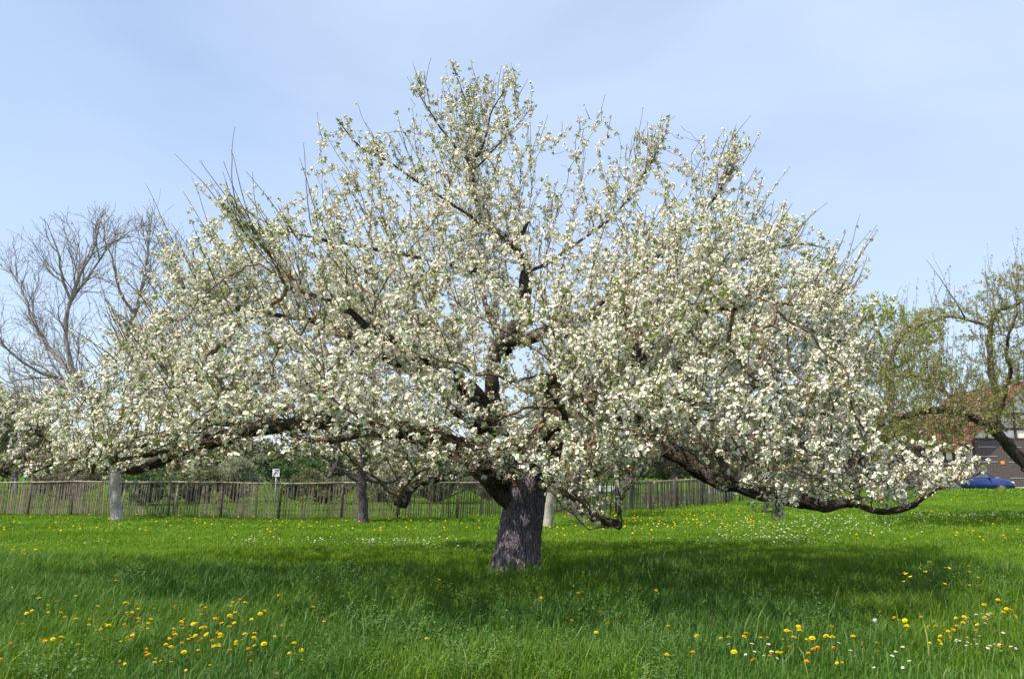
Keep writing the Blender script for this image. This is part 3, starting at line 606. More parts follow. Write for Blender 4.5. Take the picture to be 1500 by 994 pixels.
def make_flower(name, label, cat, group, V, F, mat, h, bend, centre=None, parts=True, head='flower_head', loc=(0, 0, 0)):
    if parts:
        e = empty(name, loc, label, cat, group); s = stem_mesh(h, bend).build('stem', [M_stem]); s.parent = e
        o = mesh_np(head, V + A([bend, 0, h]), F, [mat], rnd=rg.random(len(F))); o.parent = e
        if centre: m = MB(); m.tube([(bend, 0, h), (bend, 0, h + .003), (bend, 0, h + .005)], [centre[0], centre[0], centre[0] * .5], 8); c = m.build('flower_centre', [centre[1]]); c.parent = e
        return e
    V2, F2 = twig_prisms(A([[0, 0, -.02]]), A([[bend, 0, h]]), A([.003]), A([.002]))
    VV = np.vstack([V + A([bend, 0, h]), V2]); FF = np.vstack([F, F2 + len(V)]); o = mesh_np(name, VV, FF, [mat, M_stem], [0] * len(F) + [1] * len(F2), rnd=rg.random(len(FF))); return tag(o, label, cat, group)
def clone(o, loc, rz, sc, label=None, group=None, tilt=(0, 0)):
    c = o.copy(); C.objects.link(c); c.location = [float(v) for v in loc]; c.rotation_euler = (tilt[0], tilt[1], rz); c.scale = (sc, sc, sc)
    if label: c['label'] = label
    if group: c['group'] = group
    for ch in o.children: d = ch.copy(); C.objects.link(d); d.parent = c
    return c
def gauss_px(cx, cy, sx, sy, n):
    out = []
    while len(out) < n:
        x = cx + rg.normal() * sx; y = cy + rg.normal() * sy
        if -15 < x < 1515 and 722 < y < 1010: out.append(on_ground(x, y + 12 * (y - 690) / 260))
    return out
def box_px(x0, x1, y0, y1, n): return [on_ground(x0 + rg.random() * (x1 - x0), y0 + rg.random() * (y1 - y0)) for _ in range(n)]
dh = [head_rays(.0215, 18, 4, .012, .2, .35, s) for s in (1, 2)] + [head_rays(.017, 12, 3, .014, .25, .9, 3)]
def sow(name, cat, spots, protos, smin=.65, smax=1.3):
    """protos: builders called once, then copied"""
    made = []
    for i, (p, label, group) in enumerate(spots):
        p = A(p); z = float(ground(p[0], p[1])); k = rg.integers(0, len(protos))
        if protos[k][1] is None:
            o = protos[k][0](label, group, (0, 0, 0)); protos[k][1] = o; o.location = (p[0], p[1], z); o.rotation_euler = (0, 0, rg.random() * 6.28)
        else: o = clone(protos[k][1], (p[0], p[1], z), rg.random() * 6.28, smin + rg.random() * (smax - smin), label, group, (rg.normal() * .26 + .12, rg.normal() * .26))
        made.append(o)
    return made
LB = {'A': ('yellow dandelion in the dense patch of dandelions at the lower left', 'dandelions in the dense lower left patch'),
      'B': ('yellow dandelion in the loose scatter at the far left edge of the long grass', 'dandelions scattered along the left edge'),
      'C': ('yellow dandelion in the low clump beside the white daisies at the lower right', 'dandelions beside the lower right daisies'),
      'E': ('single yellow dandelion scattered in the shaded long grass around the trunk', 'dandelions in the shaded long grass'),
      'F': ('yellow dandelion near the bottom edge of the meadow, right of the trunk', 'dandelions along the bottom edge right of the trunk'),
      'G': ('tiny yellow dandelion in the sunny short grass behind the old trunk', 'dandelions in the short grass behind the trunk')}
near = [(p, *LB['A']) for p in gauss_px(255, 940, 90, 24, 114) + gauss_px(250, 980, 110, 12, 34)] + [(p, *LB['B']) for p in gauss_px(40, 925, 35, 22, 12) + gauss_px(50, 828, 30, 10, 8)] + [(p, *LB['C']) for p in gauss_px(1420, 932, 42, 12, 34) + gauss_px(1375, 945, 25, 6, 8)] + [(p, *LB['F']) for p in gauss_px(1150, 970, 90, 14, 40) + box_px(560, 1000, 930, 990, 9)]
mid = [(p, *LB['E']) for p in box_px(60, 1010, 812, 925, 34)]
def dproto(v, hd, parts, name='dandelion', cat='dandelion', mat=None, h=.16, bend=.02): return [lambda lb, gp, loc: make_flower(name, lb, cat, gp, *hd, mat or M_dand, h, bend, parts=parts, loc=loc), None]
sow('dandelion', 'dandelion', near + mid, [dproto(0, dh[0], True, h=.22), dproto(1, dh[1], True, h=.27, bend=.04), dproto(2, dh[0], True, h=.24, bend=-.03), dproto(3, dh[2], True, h=.17, mat=M_orange)])
far = [(p, *LB['G']) for p in box_px(850, 1140, 741, 778, 170) + box_px(0, 720, 757, 785, 110) + box_px(1330, 1440, 722, 732, 40) + box_px(790, 1000, 752, 800, 45) + box_px(1160, 1500, 735, 800, 40)]
far.sort(key=lambda s: s[0][1]); nm = max(0, 298 - len(near) - len(mid))
sow('dandelion', 'dandelion', far[:nm], [dproto(0, dh[0], False, h=.10), dproto(1, dh[1], False, h=.12)], .65, 1.1)
rest = A([s[0] for s in far[nm:]] + box_px(700, 1150, 715, 735, 60)); rest[:, 2] = ground(rest[:, 0], rest[:, 1]) + .12
V, F, MI, RN = scatter([(dh[0][0], dh[0][1], np.zeros(len(dh[0][1]), int))], rest, np.tile([0, -.4, 1.], (len(rest), 1)) + rg.normal(size=rest.shape) * .2, 1.0 + rg.random(len(rest)) * .5, rg)
tag(mesh_np('dandelions', V, F, [M_dand], MI, rnd=RN), 'countless tiny yellow dandelions in the far sunny grass on both sides of the fence', 'dandelions', kind='stuff')
# buttercups, a taller loose group at the right
bh = head_rays(.020, 5, 1, .0, .55, .6, 4)
pts = gauss_px(1372, 866, 30, 14, 22) + gauss_px(1440, 880, 30, 12, 6)
sow('buttercup', 'buttercup', [(p, 'glossy yellow buttercup on a tall thin stem at the right above the daisies', 'tall buttercups at the right') for p in pts], [[lambda lb, gp, loc: make_flower('buttercup', lb, 'buttercup', gp, *bh, M_butter, .34, .03, loc=loc), None]], .9, 1.3)
# daisies
dz = head_rays(.0125, 11, 1, 0, .22, .12, 6)
def daisyp(parts): return [lambda lb, gp, loc: make_flower('daisy', lb, 'daisy', gp, *dz, M_daisy, .13 if parts else .08, .01, centre=(.004, M_stamen) if parts else None, parts=parts, loc=loc), None]
nd_ = [(p, 'small white daisy in the clump among dandelions at the lower right', 'daisies in the lower right clump') for p in gauss_px(1436, 914, 12, 5, 13) + gauss_px(1440, 955, 30, 9, 17)] + [(p, 'small white daisy near the bottom edge between trunk and right corner', 'daisies near the bottom edge') for p in gauss_px(1112, 966, 14, 5, 8) + gauss_px(1285, 975, 40, 12, 9)]
sow('daisy', 'daisy', nd_, [daisyp(True)], 1.0, 1.45)
fd = []
for cx_, cy_, sx_, sy_, n in ((560, 793, 60, 4, 110), (690, 798, 50, 3, 40), (362, 793, 12, 2, 14), (90, 793, 50, 2, 24), (420, 790, 60, 4, 24), (1170, 790, 30, 4, 40), (1130, 772, 80, 8, 110), (1260, 760, 80, 9, 150), (1100, 790, 60, 3, 60), (1370, 748, 60, 6, 60), (1450, 745, 40, 4, 60)): fd += gauss_px(cx_, cy_, sx_, sy_, n)
fd = A(fd); fd = fd[fd[:, 1] < 60]; fd[:, 2] = ground(fd[:, 0], fd[:, 1]) + .07
o_ = np.argsort(fd[:, 1]); first = fd[o_[:250]]; rest = fd[o_[250:]]
sow('daisy', 'daisy', [(p, 'tiny white daisy in the scattered drifts of the short grass beyond the tree shadow', 'daisy drifts beyond the tree shadow') for p in first], [daisyp(False)], .9, 1.5)
V, F, MI, RN = scatter([(dz[0], dz[1], np.zeros(len(dz[1]), int))], rest, np.tile([0, -.5, 1.], (len(rest), 1)) + rg.normal(size=rest.shape) * .2, 1.2 + .7 * rg.random(len(rest)), rg)
tag(mesh_np('daisies', V, F, [M_daisy], MI, rnd=RN), 'white specks of many distant daisies in the sunny grass right of the trunk', 'daisies', kind='stuff')
# dandelion clock
p = on_ground(1284, 950); p[2] = float(ground(p[0], p[1])); ck = empty('dandelion_clock', p, 'round white dandelion seed head on a bare stalk at the lower right', 'seed head')
m = MB(); m.tube([p + A([0, 0, -.02]), p + A([.01, 0, .13]), p + A([.005, 0, .235])], [.003, .0025, .002], 6); m.build('stem', [M_stem], ck)
q = rg.normal(size=(260, 3)); q /= np.linalg.norm(q, axis=1, keepdims=True); V, F, MI, RN = scatter([(A([[-.3, 0, 0], [0, -.3, 0], [.3, 0, 0], [0, .3, 0.]]), A([[0, 1, 2, 3]]), A([0]))], p + A([.005, 0, .25]) + q * .026 * (1 - .25 * rg.random((260, 1))), q, np.full(260, .022), rg)
mesh_np('seed_head', V, F, [M_fluff], MI, ck, rnd=RN)
p = on_ground(1266, 985); p[2] = float(ground(p[0], p[1])); ck = empty('closed_seed_head', p, 'thin upright brown stalk with a closed seed head beside the dandelion clock', 'seed head')
m = MB(); m.tube([p, p + A([0, 0, .2])], [.003, .003], 6); m.build('stem', [M_stem], ck); m = MB(); m.tube([p + A([0, 0, .2]), p + A([0, 0, .215]), p + A([0, 0, .245])], [.004, .009, .005], 8); m.build('seed_head', [M_cut], ck)

# ================================================================== FENCE
M_pale = mat_leaf('weathered_paling', (.075, .060, .050), (.27, .22, .18), trans=0.0, nscale=6, spec=0)
M_post = mat_bark('fence_post_wood', (.05, .04, .038), (.20, .165, .145), uv=False, f=20, bump=.5, dist=.01)
M_rail = mat_plain('weathered_rail', (.34, .28, .22), .9, var=.35, scale=9)
M_wire = mat_plain('fence_wire', (.12, .11, .10), .5, metal=.6)
def fence(path, label, hgt=1.27, lean0=.055, gap=.092, seed=1):
    q = np.random.default_rng(seed); P_ = [A(p) for p in path]; fn = empty('paling_fence', P_[0], label, 'fence')
    seg = np.cumsum([0] + [np.linalg.norm(b[:2] - a[:2]) for a, b in zip(P_[:-1], P_[1:])]); tot = seg[-1]
    def pos(s):
        x = np.interp(s, seg, [p[0] for p in P_]); y = np.interp(s, seg, [p[1] for p in P_]); return A([x, y, float(ground(x, y))])
    s = 0; bay = 0
    while s < tot - .5:
        s1 = min(s + 2.05 + q.normal() * .1, tot); a = pos(s); b = pos(s1); d = unit((b - a) * A([1, 1, 0])); nrm = A([-d[1], d[0], 0])
        if nrm[1] > 0: nrm = -nrm
        m = MB(); ln = lean0 * q.random() * 1.3; hp = hgt + .04 + q.random() * .1
        m.tube([a + A([0, 0, -.2]), a + d * ln * .5 + A([0, 0, hp * .5]), a + d * ln + A([0, 0, hp])], [.048, .045, .04], 8); m.build('post', [M_post], fn)
        if q.random() < .35:
            m = MB(); c_ = a + d * .22 - nrm * .02; m.tube([c_ + A([0, 0, .02]), c_ + d * .12 + A([0, 0, hp * .93])], [.04, .035], 7); m.build('brace', [M_rail], fn)
        V, F, RN = [], [], []; t = s + .05; lb = lean0 * (.4 + q.random() * 1.2)
        while t < s1 - .03:
            c = pos(t); w = .017 + q.random() * .014; h = hgt * (.93 + q.random() * .09); l = lb + q.normal() * .035; th = .011; z0 = .04 + q.random() * .05; i = len(V)
            for (zz, ll) in ((z0, 0), (h, l)):
                for su, sv in ((-1, -1), (1, -1), (.8, 1), (-.8, 1)): V.append(c + d * (ll + su * w * (1 if zz == z0 else .85)) + nrm * (-sv * th) + A([0, 0, zz]))
            F += [(i, i + 1, i + 5, i + 4), (i + 1, i + 2, i + 6, i + 5), (i + 2, i + 3, i + 7, i + 6), (i + 3, i, i + 4, i + 7), (i + 4, i + 5, i + 6, i + 7)]; v = q.random(); RN += [v] * 5
            t += gap * (.7 + q.random() * .6)
        mesh_np('picket_panel', V, F, [M_pale], None, fn, rnd=RN)
        m = MB(); ra, rb = a + A([0, 0, hgt * .975]) + d * lb * .8 + nrm * .035, b + A([0, 0, hgt * .975]) + d * lb * .8 + nrm * .035
        m.tube([ra, (ra + rb) / 2 - A([0, 0, .02 * q.random()]), rb], [.022, .024, .021], 6); m.build('rail', [M_rail], fn)
        m = MB()
        for zz in (.32, .75): m.tube([a + A([0, 0, zz]) + nrm * .016, (a + b) / 2 + A([0, 0, zz - .02]) + nrm * .016, b + A([0, 0, zz]) + nrm * .016], [.005, .005, .005], 4)
        m.build('wire', [M_wire], fn)
        s = s1; bay += 1
    return fn
def gp(px, Y): p = at(px, 700, Y); return A([p[0], Y, float(ground(p[0], Y))])
fence([gp(-90, 33.5), gp(0, 31.4), gp(150, 29.6), gp(380, 28.5), gp(640, 28.6), gp(720, 29.8), gp(812, 32.0), gp(940, 35.0), gp(1040, 38.6), gp(1078, 40)], 'long weathered paling fence of split stakes crossing the meadow behind the old trunk')
fence([gp(1082, 41), gp(1150, 42.5), gp(1300, 44.5), gp(1408, 46)], 'farther grey paling fence seen through the blossom on the right, running towards the barn', hgt=1.5, lean0=.02, seed=5)
# ================================================================== OTHER TREES AND SHRUBS
def simple_tree(name, label, cat, root, limbs_, att, mats, seed, trunk_key='trunk', infl=1.5, kill=.16, step=.13, r0=.004, cap=.04, bloom=None, blm=None, leaf=None, leafm=None, cl=(.5, .5), nshoot=0, shl=(.3, 1.2), grav=.04, jit=.3, fork=None, fclip=None, tmat=None, lsize=1.0, group=None, drop=1.0, kinds=True):
    q = np.random.default_rng(seed); t = empty(name, root, label, cat, group); sp_ = []
    for j, (k, pts) in enumerate(limbs_.items()):
        S = spline(pts, .12); w = q.normal(size=(len(S), 3)); w = (np.roll(w, 1, 0) + w + np.roll(w, -1, 0)) / 3; S[:, :3] += w * np.minimum(S[:, 3:4] * .4, .03)
        limb_mesh('trunk' if k == trunk_key else 'limb', S, [tmat or mats[0]] if k == trunk_key else [mats[0]], t, n=16 if S[:, 3].max() > .1 else 8, knob=.16, seed=seed + j, flare=.2 if k == trunk_key else 0)
        if k != trunk_key: sp_ += [s[:3] for s in S[3:] if s[3] < .13]
    ext = None
    if fork:
        all_ = [tuple(p) for p in sp_]; ex, ep = [], []; src = list(range(len(all_)))
        for n_, la, lb, ang, upw in fork:
            born = []
            for i in q.choice(src, n_):
                p = A(all_[i]); nb = src.index(i) if 0 else i; back = A(all_[max(i - 1, 0)]); d0 = p - back; d0 = unit(d0) if 0 < np.linalg.norm(d0) < .4 else unit(q.normal(size=3)); d = unit(d0 + unit(q.normal(size=3)) * ang + A([0, 0, upw])); ln = la + (lb - la) * q.random(); last = i; k_ = 0
                while k_ * step < ln:
                    if k_ % 3 == 2: d = unit(d + q.normal(size=3) * .20 + A([0, 0, .06]))
                    p = p + d * step
                    if fclip is not None and q.random() < .5:
                        fx_, fy_ = project(p[None])
                        if not in_poly(fx_, fy_, fclip)[0]: break
                    all_.append(tuple(p)); ex.append(p); ep.append(last); last = len(all_) - 1; born.append(last); k_ += 1
            src = born
        ext = (ex, ep)
    P, par, n0 = colonize(A(sp_), att, infl, kill, step, 80, q, (0, 0, grav), jit, extra=ext); rad, ch = twig_radii(P, par, n0, r0, 2.4, cap)
    A0, B0 = P[par[n0:]], P[n0:]; r1 = rad[n0:]; r0_ = np.minimum(np.maximum(rad[par[n0:]], r1), r1 * 1.6)
    SA, SB, S0, S1, CP, CN, CS = [], [], [], [], [], [], []
    if nshoot:
        cand = np.nonzero((np.arange(len(P)) >= n0) & (rad > r0 * 1.3))[0]
        for s in shoots(P, rad, cand, nshoot, *shl, q, .1):
            k = len(s)
            for i in range(k - 1): SA.append(s[i]); SB.append(s[i + 1]); S0.append(r0 * 1.6 * (1 - i / k) + r0 * .5); S1.append(r0 * 1.6 * (1 - (i + 1) / k) + r0 * .5)
            if q.random() < .7:
                for i in range(1, k):
                    if q.random() < .8: n = unit(q.normal(size=3)); CP.append(s[i] + n * .02); CN.append(n); CS.append(.6 + q.random() * .4)
            else: CP.append(s[-1]); CN.append(A([0, 0, 1.])); CS.append(.6)
    if SA: A0, B0, r0_, r1 = np.vstack([A0, A(SA)]), np.vstack([B0, A(SB)]), np.concatenate([r0_, A(S0)]), np.concatenate([r1, A(S1)])
    V, F = twig_prisms(A0, B0, r0_, r1, 3); tag(mesh_np('twigs', V, F, [mats[1]], parent=t, smooth=True), kind='stuff')
    if bloom or leaf:
        for i in np.nonzero((np.arange(len(P)) >= n0) & (rad < .014))[0]:
            for rep in range(3):
                if q.random() < drop: n = unit(q.normal(size=3) + A([0, 0, .4])); CP.append(P[i] + n * q.random() * .10); CN.append(n); CS.append(.7 + q.random() * .6)
        CP, CN, CS = A(CP), A(CN), A(CS) * lsize
        if bloom:
            f = q.random(len(CP)) < cl[0]; V, F, MI, RN = scatter(bloom, CP[f], CN[f], CS[f], q); tag(mesh_np('blossoms', V, F, blm, MI, t, rnd=RN), kind='stuff')
        if leaf:
            f = q.random(len(CP)) < cl[1]; V, F, MI, RN = scatter(leaf, CP[f], CN[f], CS[f], q); tag(mesh_np('leaves', V, F, leafm, MI, t, rnd=RN), kind='stuff')
    return t
def cloud(c, rad, n, q, flat=0.0, power=.5, lump=.35):
    c, rad = A(c, dtype=float), A(rad, dtype=float); out = []
    while len(out) < n:
        p = q.normal(size=3); p /= np.linalg.norm(p); s = (.75 + lump * (vnoise(p[0] * 2.2 + 9, p[1] * 2.2 + p[2] * 3 + 5, int(n)) - .3) * 1.3) * q.random() ** power
        w = c + p * rad * s
        if w[2] > flat: out.append(w)
    return A(out)
def gpt(px, py): p = on_ground(px, py); return p
BL2 = blossom_templates(8, 33, (3, 5), (0, 3), .024); LF2 = leaf_templates(8, 34, (4, 7), .045, .024)
# bare walnut behind the left end
b = gpt(172, 761); Yw = float(b[1]); q = np.random.default_rng(77)
def tw(*pts): return [(*at(px, py, Y), rd) for px, py, Y, rd in pts]
WL = {'trunk': [(b[0], b[1], b[2] - .2, .25)] + tw((171, 758, Yw, .20), (169, 735, Yw, .172), (168, 700, Yw, .162), (165, 665, Yw, .155), (160, 640, Yw, .15)),
 'a': tw((163, 660, Yw, .14), (140, 600, Yw, .105), (118, 560, Yw, .09), (100, 520, Yw, .08), (96, 470, Yw, .07), (104, 440, Yw, .062), (118, 400, Yw, .05), (135, 370, Yw, .035), (148, 320, Yw, .015)),
 'a2': tw((104, 442, Yw, .06), (92, 410, Yw - .2, .045), (85, 370, Yw - .4, .03), (70, 330, Yw - .5, .012)), 'a3': tw((104, 440, Yw, .06), (130, 405, Yw + .3, .045), (160, 360, Yw + .5, .03), (190, 345, Yw + .6, .012)),
 'b': tw((165, 650, Yw, .15), (185, 590, Yw + .3, .12), (200, 540, Yw + .5, .10), (188, 490, Yw + .5, .08), (196, 460, Yw + .5, .075), (210, 410, Yw + .5, .045), (218, 350, Yw + .5, .02), (205, 318, Yw + .5, .01)),
 'b2': tw((196, 460, Yw + .5, .06), (175, 425, Yw + .2, .045), (165, 380, Yw, .03), (150, 345, Yw, .012)), 'b3': tw((200, 540, Yw + .5, .07), (235, 480, Yw + .8, .05), (255, 430, Yw + 1, .035), (262, 360, Yw + 1, .012)),
 'c': tw((140, 600, Yw, .09), (100, 560, Yw - .8, .07), (60, 545, Yw - 1.4, .05), (20, 520, Yw - 1.8, .03), (-10, 490, Yw - 2, .015)), 'd': tw((118, 560, Yw, .07), (80, 520, Yw + .6, .055), (50, 470, Yw + 1, .04), (30, 420, Yw + 1.3, .025), (10, 390, Yw + 1.4, .01)),
 'e': tw((165, 640, Yw, .08), (120, 610, Yw + 1.2, .06), (70, 590, Yw + 2, .045), (20, 580, Yw + 2.6, .02)), 'f': tw((190, 580, Yw, .09), (240, 540, Yw - .8, .07), (290, 490, Yw - 1.3, .05), (330, 450, Yw - 1.6, .02))}
wa = []
poly = [(-40, 480), (0, 380), (45, 335), (90, 308), (148, 305), (185, 320), (232, 312), (262, 340), (320, 400), (350, 470), (340, 560), (260, 610), (60, 620), (-40, 610)]
while len(wa) < 500:
    x, y = q.random() * 400 - 40, 300 + q.random() * 330
    if in_poly(A([x]), A([y]), poly)[0]: wa.append(at(x, y, Yw + (q.random() * 2 - 1) * 3.2))
simple_tree('walnut_tree', 'tall bare leafless tree with a smooth pale trunk by the fence on the left', 'tree', b, WL, A(wa), [M_baretwig, M_baretwig], 90, kill=.22, step=.12, r0=.0055, cap=.05, tmat=M_palebark, grav=.05, jit=.35, fclip=[(-90, 700), (-90, 430), (-40, 380), (20, 345), (60, 325), (110, 305), (150, 300), (185, 322), (225, 308), (250, 330), (262, 350), (300, 380), (350, 430), (380, 560), (330, 700)], fork=[(260, .7, 1.8, .75, .35), (900, .35, 1.1, .75, .22), (2600, .15, .55, .8, .15)])
# small apple tree left of the trunk, by the fence
b = gpt(531, 764); Y = float(b[1]); q = np.random.default_rng(78)
TL = {'trunk': [(b[0], b[1], b[2] - .2, .27)] + tw((531, 760, Y, .20), (530, 735, Y, .165), (529, 705, Y, .165), (530, 690, Y, .14), (532, 660, Y, .13)), 'a': tw((527, 704, Y, .10), (508, 694, Y - .1, .085), (490, 684, Y - .2, .08), (484, 694, Y - .4, .075), (482, 698, Y - .5, .07)), 'a2': tw((492, 684, Y - .2, .075), (497, 662, Y - .2, .05), (488, 630, Y - .3, .035), (470, 600, Y - .4, .015)),
 'b': tw((535, 700, Y, .09), (550, 705, Y, .075), (575, 704, Y + .1, .06), (600, 690, Y + .2, .045), (640, 660, Y + .3, .02)), 'c': tw((532, 668, Y, .12), (530, 640, Y, .10), (522, 600, Y, .07), (505, 560, Y, .03), (500, 530, Y, .012)), 'd': tw((532, 650, Y, .09), (552, 620, Y + .3, .06), (580, 585, Y + .5, .03), (600, 560, Y + .6, .015)), 'e': tw((530, 645, Y, .08), (510, 625, Y + .8, .05), (480, 600, Y + 1.4, .03))}
simple_tree('apple_tree', 'small dark forked apple tree by the fence, left of the old trunk', 'tree', b, TL, cloud(at(540, 612, Y), (2.8, 2.2, 1.9), 1300, q, 1.2), [M_greybark, M_twig], 91, bloom=BL2, blm=[M_petal, M_bud, M_stamen], leaf=LF2, leafm=[M_aleaf], cl=(.45, .8), nshoot=120, drop=.55, group=None)
# pale leaning trunk right behind the old trunk
b = gpt(803, 770); Y = float(b[1]); q = np.random.default_rng(79)
TL = {'trunk': [(b[0], b[1], b[2] - .2, .20)] + tw((803, 767, Y, .165), (804, 745, Y, .15), (806, 720, Y, .145), (812, 695, Y, .13), (820, 670, Y, .115)), 'a': tw((818, 676, Y, .09), (812, 640, Y, .06), (800, 600, Y, .04), (790, 560, Y, .02)), 'b': tw((820, 672, Y, .09), (845, 640, Y + .3, .06), (880, 600, Y + .5, .04), (910, 570, Y + .6, .02)), 'c': tw((818, 680, Y, .06), (840, 660, Y - .8, .04), (860, 630, Y - 1.2, .02))}
simple_tree('apple_tree', 'apple tree with a slim pale grey trunk right behind the old trunk', 'tree', b, TL, cloud(at(840, 615, Y), (2.3, 2.0, 1.6), 1000, q, 1.2), [M_greybark, M_twig], 92, bloom=BL2, blm=[M_petal, M_bud, M_stamen], leaf=LF2, leafm=[M_aleaf], cl=(.4, .8), nshoot=90, drop=.55, tmat=M_palebark)
b = gpt(843, 757); Y = float(b[1]); q = np.random.default_rng(80)
TL = {'trunk': [(b[0], b[1], b[2] - .2, .29)] + tw((844, 754, Y, .235), (843, 735, Y, .21), (842, 705, Y, .20), (846, 680, Y, .18), (850, 655, Y, .16)), 'a': tw((848, 668, Y, .12), (875, 640, Y + .2, .09), (910, 610, Y + .4, .06), (950, 600, Y + .5, .03)), 'b': tw((850, 660, Y, .12), (850, 620, Y, .08), (860, 570, Y, .04)), 'c': tw((846, 670, Y, .09), (815, 640, Y + .3, .06), (780, 610, Y + .5, .03))}
simple_tree('apple_tree', 'apple tree with a broad dark trunk near the fence, right of the pale trunk', 'tree', b, TL, cloud(at(860, 605, Y + 1.5), (3.4, 2.4, 2.1), 1300, q, 1.4), [M_greybark, M_twig], 93, bloom=BL2, blm=[M_petal, M_bud, M_stamen], leaf=LF2, leafm=[M_aleaf], cl=(.25, .9), nshoot=120, drop=.6)
# large apple tree at the right edge
M_oleaf = mat_leaf('olive_young_leaf', (.14, .18, .022), (.34, .37, .08), trans=.4, nscale=1.2)
M_yleaf = mat_leaf('fresh_yellow_green_leaf', (.22, .28, .03), (.44, .47, .08), trans=.5, nscale=.8)
M_pinkish = mat_leaf('pink_blossom', (.62, .40, .40), (.74, .62, .60), trans=.3, spec=0)
Yr = 27.0; q = np.random.default_rng(81); b = gp(1560, Yr)
TL = {'trunk': [(b[0], b[1], b[2] - .2, .42)] + tw((1548, 712, Yr, .28), (1520, 692, Yr, .22), (1492, 668, Yr, .19), (1470, 645, Yr, .17)),
 'a': tw((1480, 655, Yr, .16), (1455, 630, Yr - .2, .15), (1425, 612, Yr - .4, .12), (1385, 600, Yr - .5, .12), (1340, 606, Yr - .7, .09), (1300, 618, Yr - .9, .06), (1265, 640, Yr - 1, .03)),
 'a2': tw((1420, 614, Yr - .4, .08), (1395, 632, Yr - .8, .06), (1372, 650, Yr - 1.1, .045), (1352, 652, Yr - 1.3, .03)),
 'b': tw((1500, 690, Yr, .13), (1520, 640, Yr, .12), (1530, 590, Yr, .11), (1545, 520, Yr, .12), (1550, 450, Yr, .06), (1545, 400, Yr, .03)),
 'c': tw((1455, 630, Yr - .1, .12), (1458, 580, Yr, .11), (1450, 530, Yr, .10), (1452, 480, Yr, .085), (1465, 455, Yr, .07), (1500, 440, Yr, .04), (1530, 400, Yr, .02)),
 'c2': tw((1452, 480, Yr, .06), (1425, 470, Yr + .2, .05), (1385, 465, Yr + .4, .04), (1340, 480, Yr + .5, .03), (1310, 500, Yr + .5, .015)),
 'd': tw((1425, 612, Yr - .4, .09), (1380, 570, Yr + .8, .07), (1330, 550, Yr + 1.6, .05), (1280, 560, Yr + 2.2, .03), (1240, 580, Yr + 2.5, .015)), 'e': tw((1465, 600, Yr, .09), (1478, 550, Yr - .6, .07), (1475, 500, Yr - 1, .05), (1490, 460, Yr - 1.2, .03)),
 'f': tw((1415, 470, Yr + .1, .035), (1405, 450, Yr, .022), (1380, 412, Yr - .1, .012), (1357, 380, Yr - .2, .005))}
ra_ = []; poly = [(1215, 520), (1250, 500), (1300, 485), (1345, 452), (1400, 440), (1440, 430), (1445, 395), (1500, 380), (1600, 400), (1620, 600), (1560, 650), (1480, 625), (1420, 650), (1390, 670), (1330, 650), (1300, 690), (1230, 680), (1205, 600)]
while len(ra_) < 4900:
    x, y = 1200 + q.random() * 430, 370 + q.random() * 330
    if len(ra_) % 4 == 0: x, y = 1300 + q.random() * 200, 545 + q.random() * 115
    if in_poly(A([x]), A([y]), poly)[0] and not (1395 < x < 1500 and 600 < y < 690 and q.random() < .45) and not (1380 < x < 1450 and 470 < y < 520 and q.random() < .6): ra_.append(at(x, y, Yr + (q.random() * 2 - 1) * 3))
simple_tree('apple_tree', 'large dark-limbed apple tree in green leaf with upright bare shoots at the right edge', 'tree', b, TL, A(ra_), [M_limb, M_twig], 94, kill=.2, step=.15, bloom=BL2, blm=[M_pinkish, M_bud, M_stamen], leaf=LF2, leafm=[M_oleaf], cl=(.09, .95), nshoot=750, shl=(.4, 2.0), drop=.75, lsize=1.15, r0=.005)
# fresh green tree beyond it
Ym = 62.0; q = np.random.default_rng(82); b = gp(1302, Ym)
TL = {'trunk': [(b[0], b[1], b[2] - .2, .5)] + tw((1302, 712, Ym, .38), (1303, 640, Ym, .33), (1305, 560, Ym, .28), (1306, 520, Ym, .25)), 'a': tw((1306, 528, Ym, .2), (1292, 500, Ym, .15), (1280, 470, Ym, .1), (1272, 448, Ym, .04)), 'b': tw((1306, 522, Ym, .2), (1318, 498, Ym, .14), (1335, 475, Ym, .1), (1352, 455, Ym, .04)), 'c': tw((1304, 560, Ym, .18), (1275, 530, Ym + 1, .12), (1250, 500, Ym + 1.5, .05)), 'd': tw((1305, 545, Ym, .15), (1340, 520, Ym + 1, .1), (1380, 490, Ym + 1.5, .05))}
ma = np.vstack([cloud(at(1285, 462, Ym), (2.6, 2.6, 1.8), 420, q, 1, .6), cloud(at(1338, 478, Ym), (2.6, 2.4, 1.7), 350, q, 1, .6), cloud(at(1262, 520, Ym), (2.2, 2.2, 2.4), 300, q, 1, .6), cloud(at(1330, 540, Ym + 2), (4.5, 3, 3), 520, q, 1, .6)])
simple_tree('maple_tree', 'bright yellow-green tree in fresh leaf rising behind the gap right of the old tree', 'tree', b, TL, ma, [M_greybark, M_greybark], 95, infl=3, kill=.35, step=.3, r0=.012, cap=.08, leaf=LEAF1, leafm=[M_yleaf], cl=(0, 1), drop=.85, lsize=2.6)
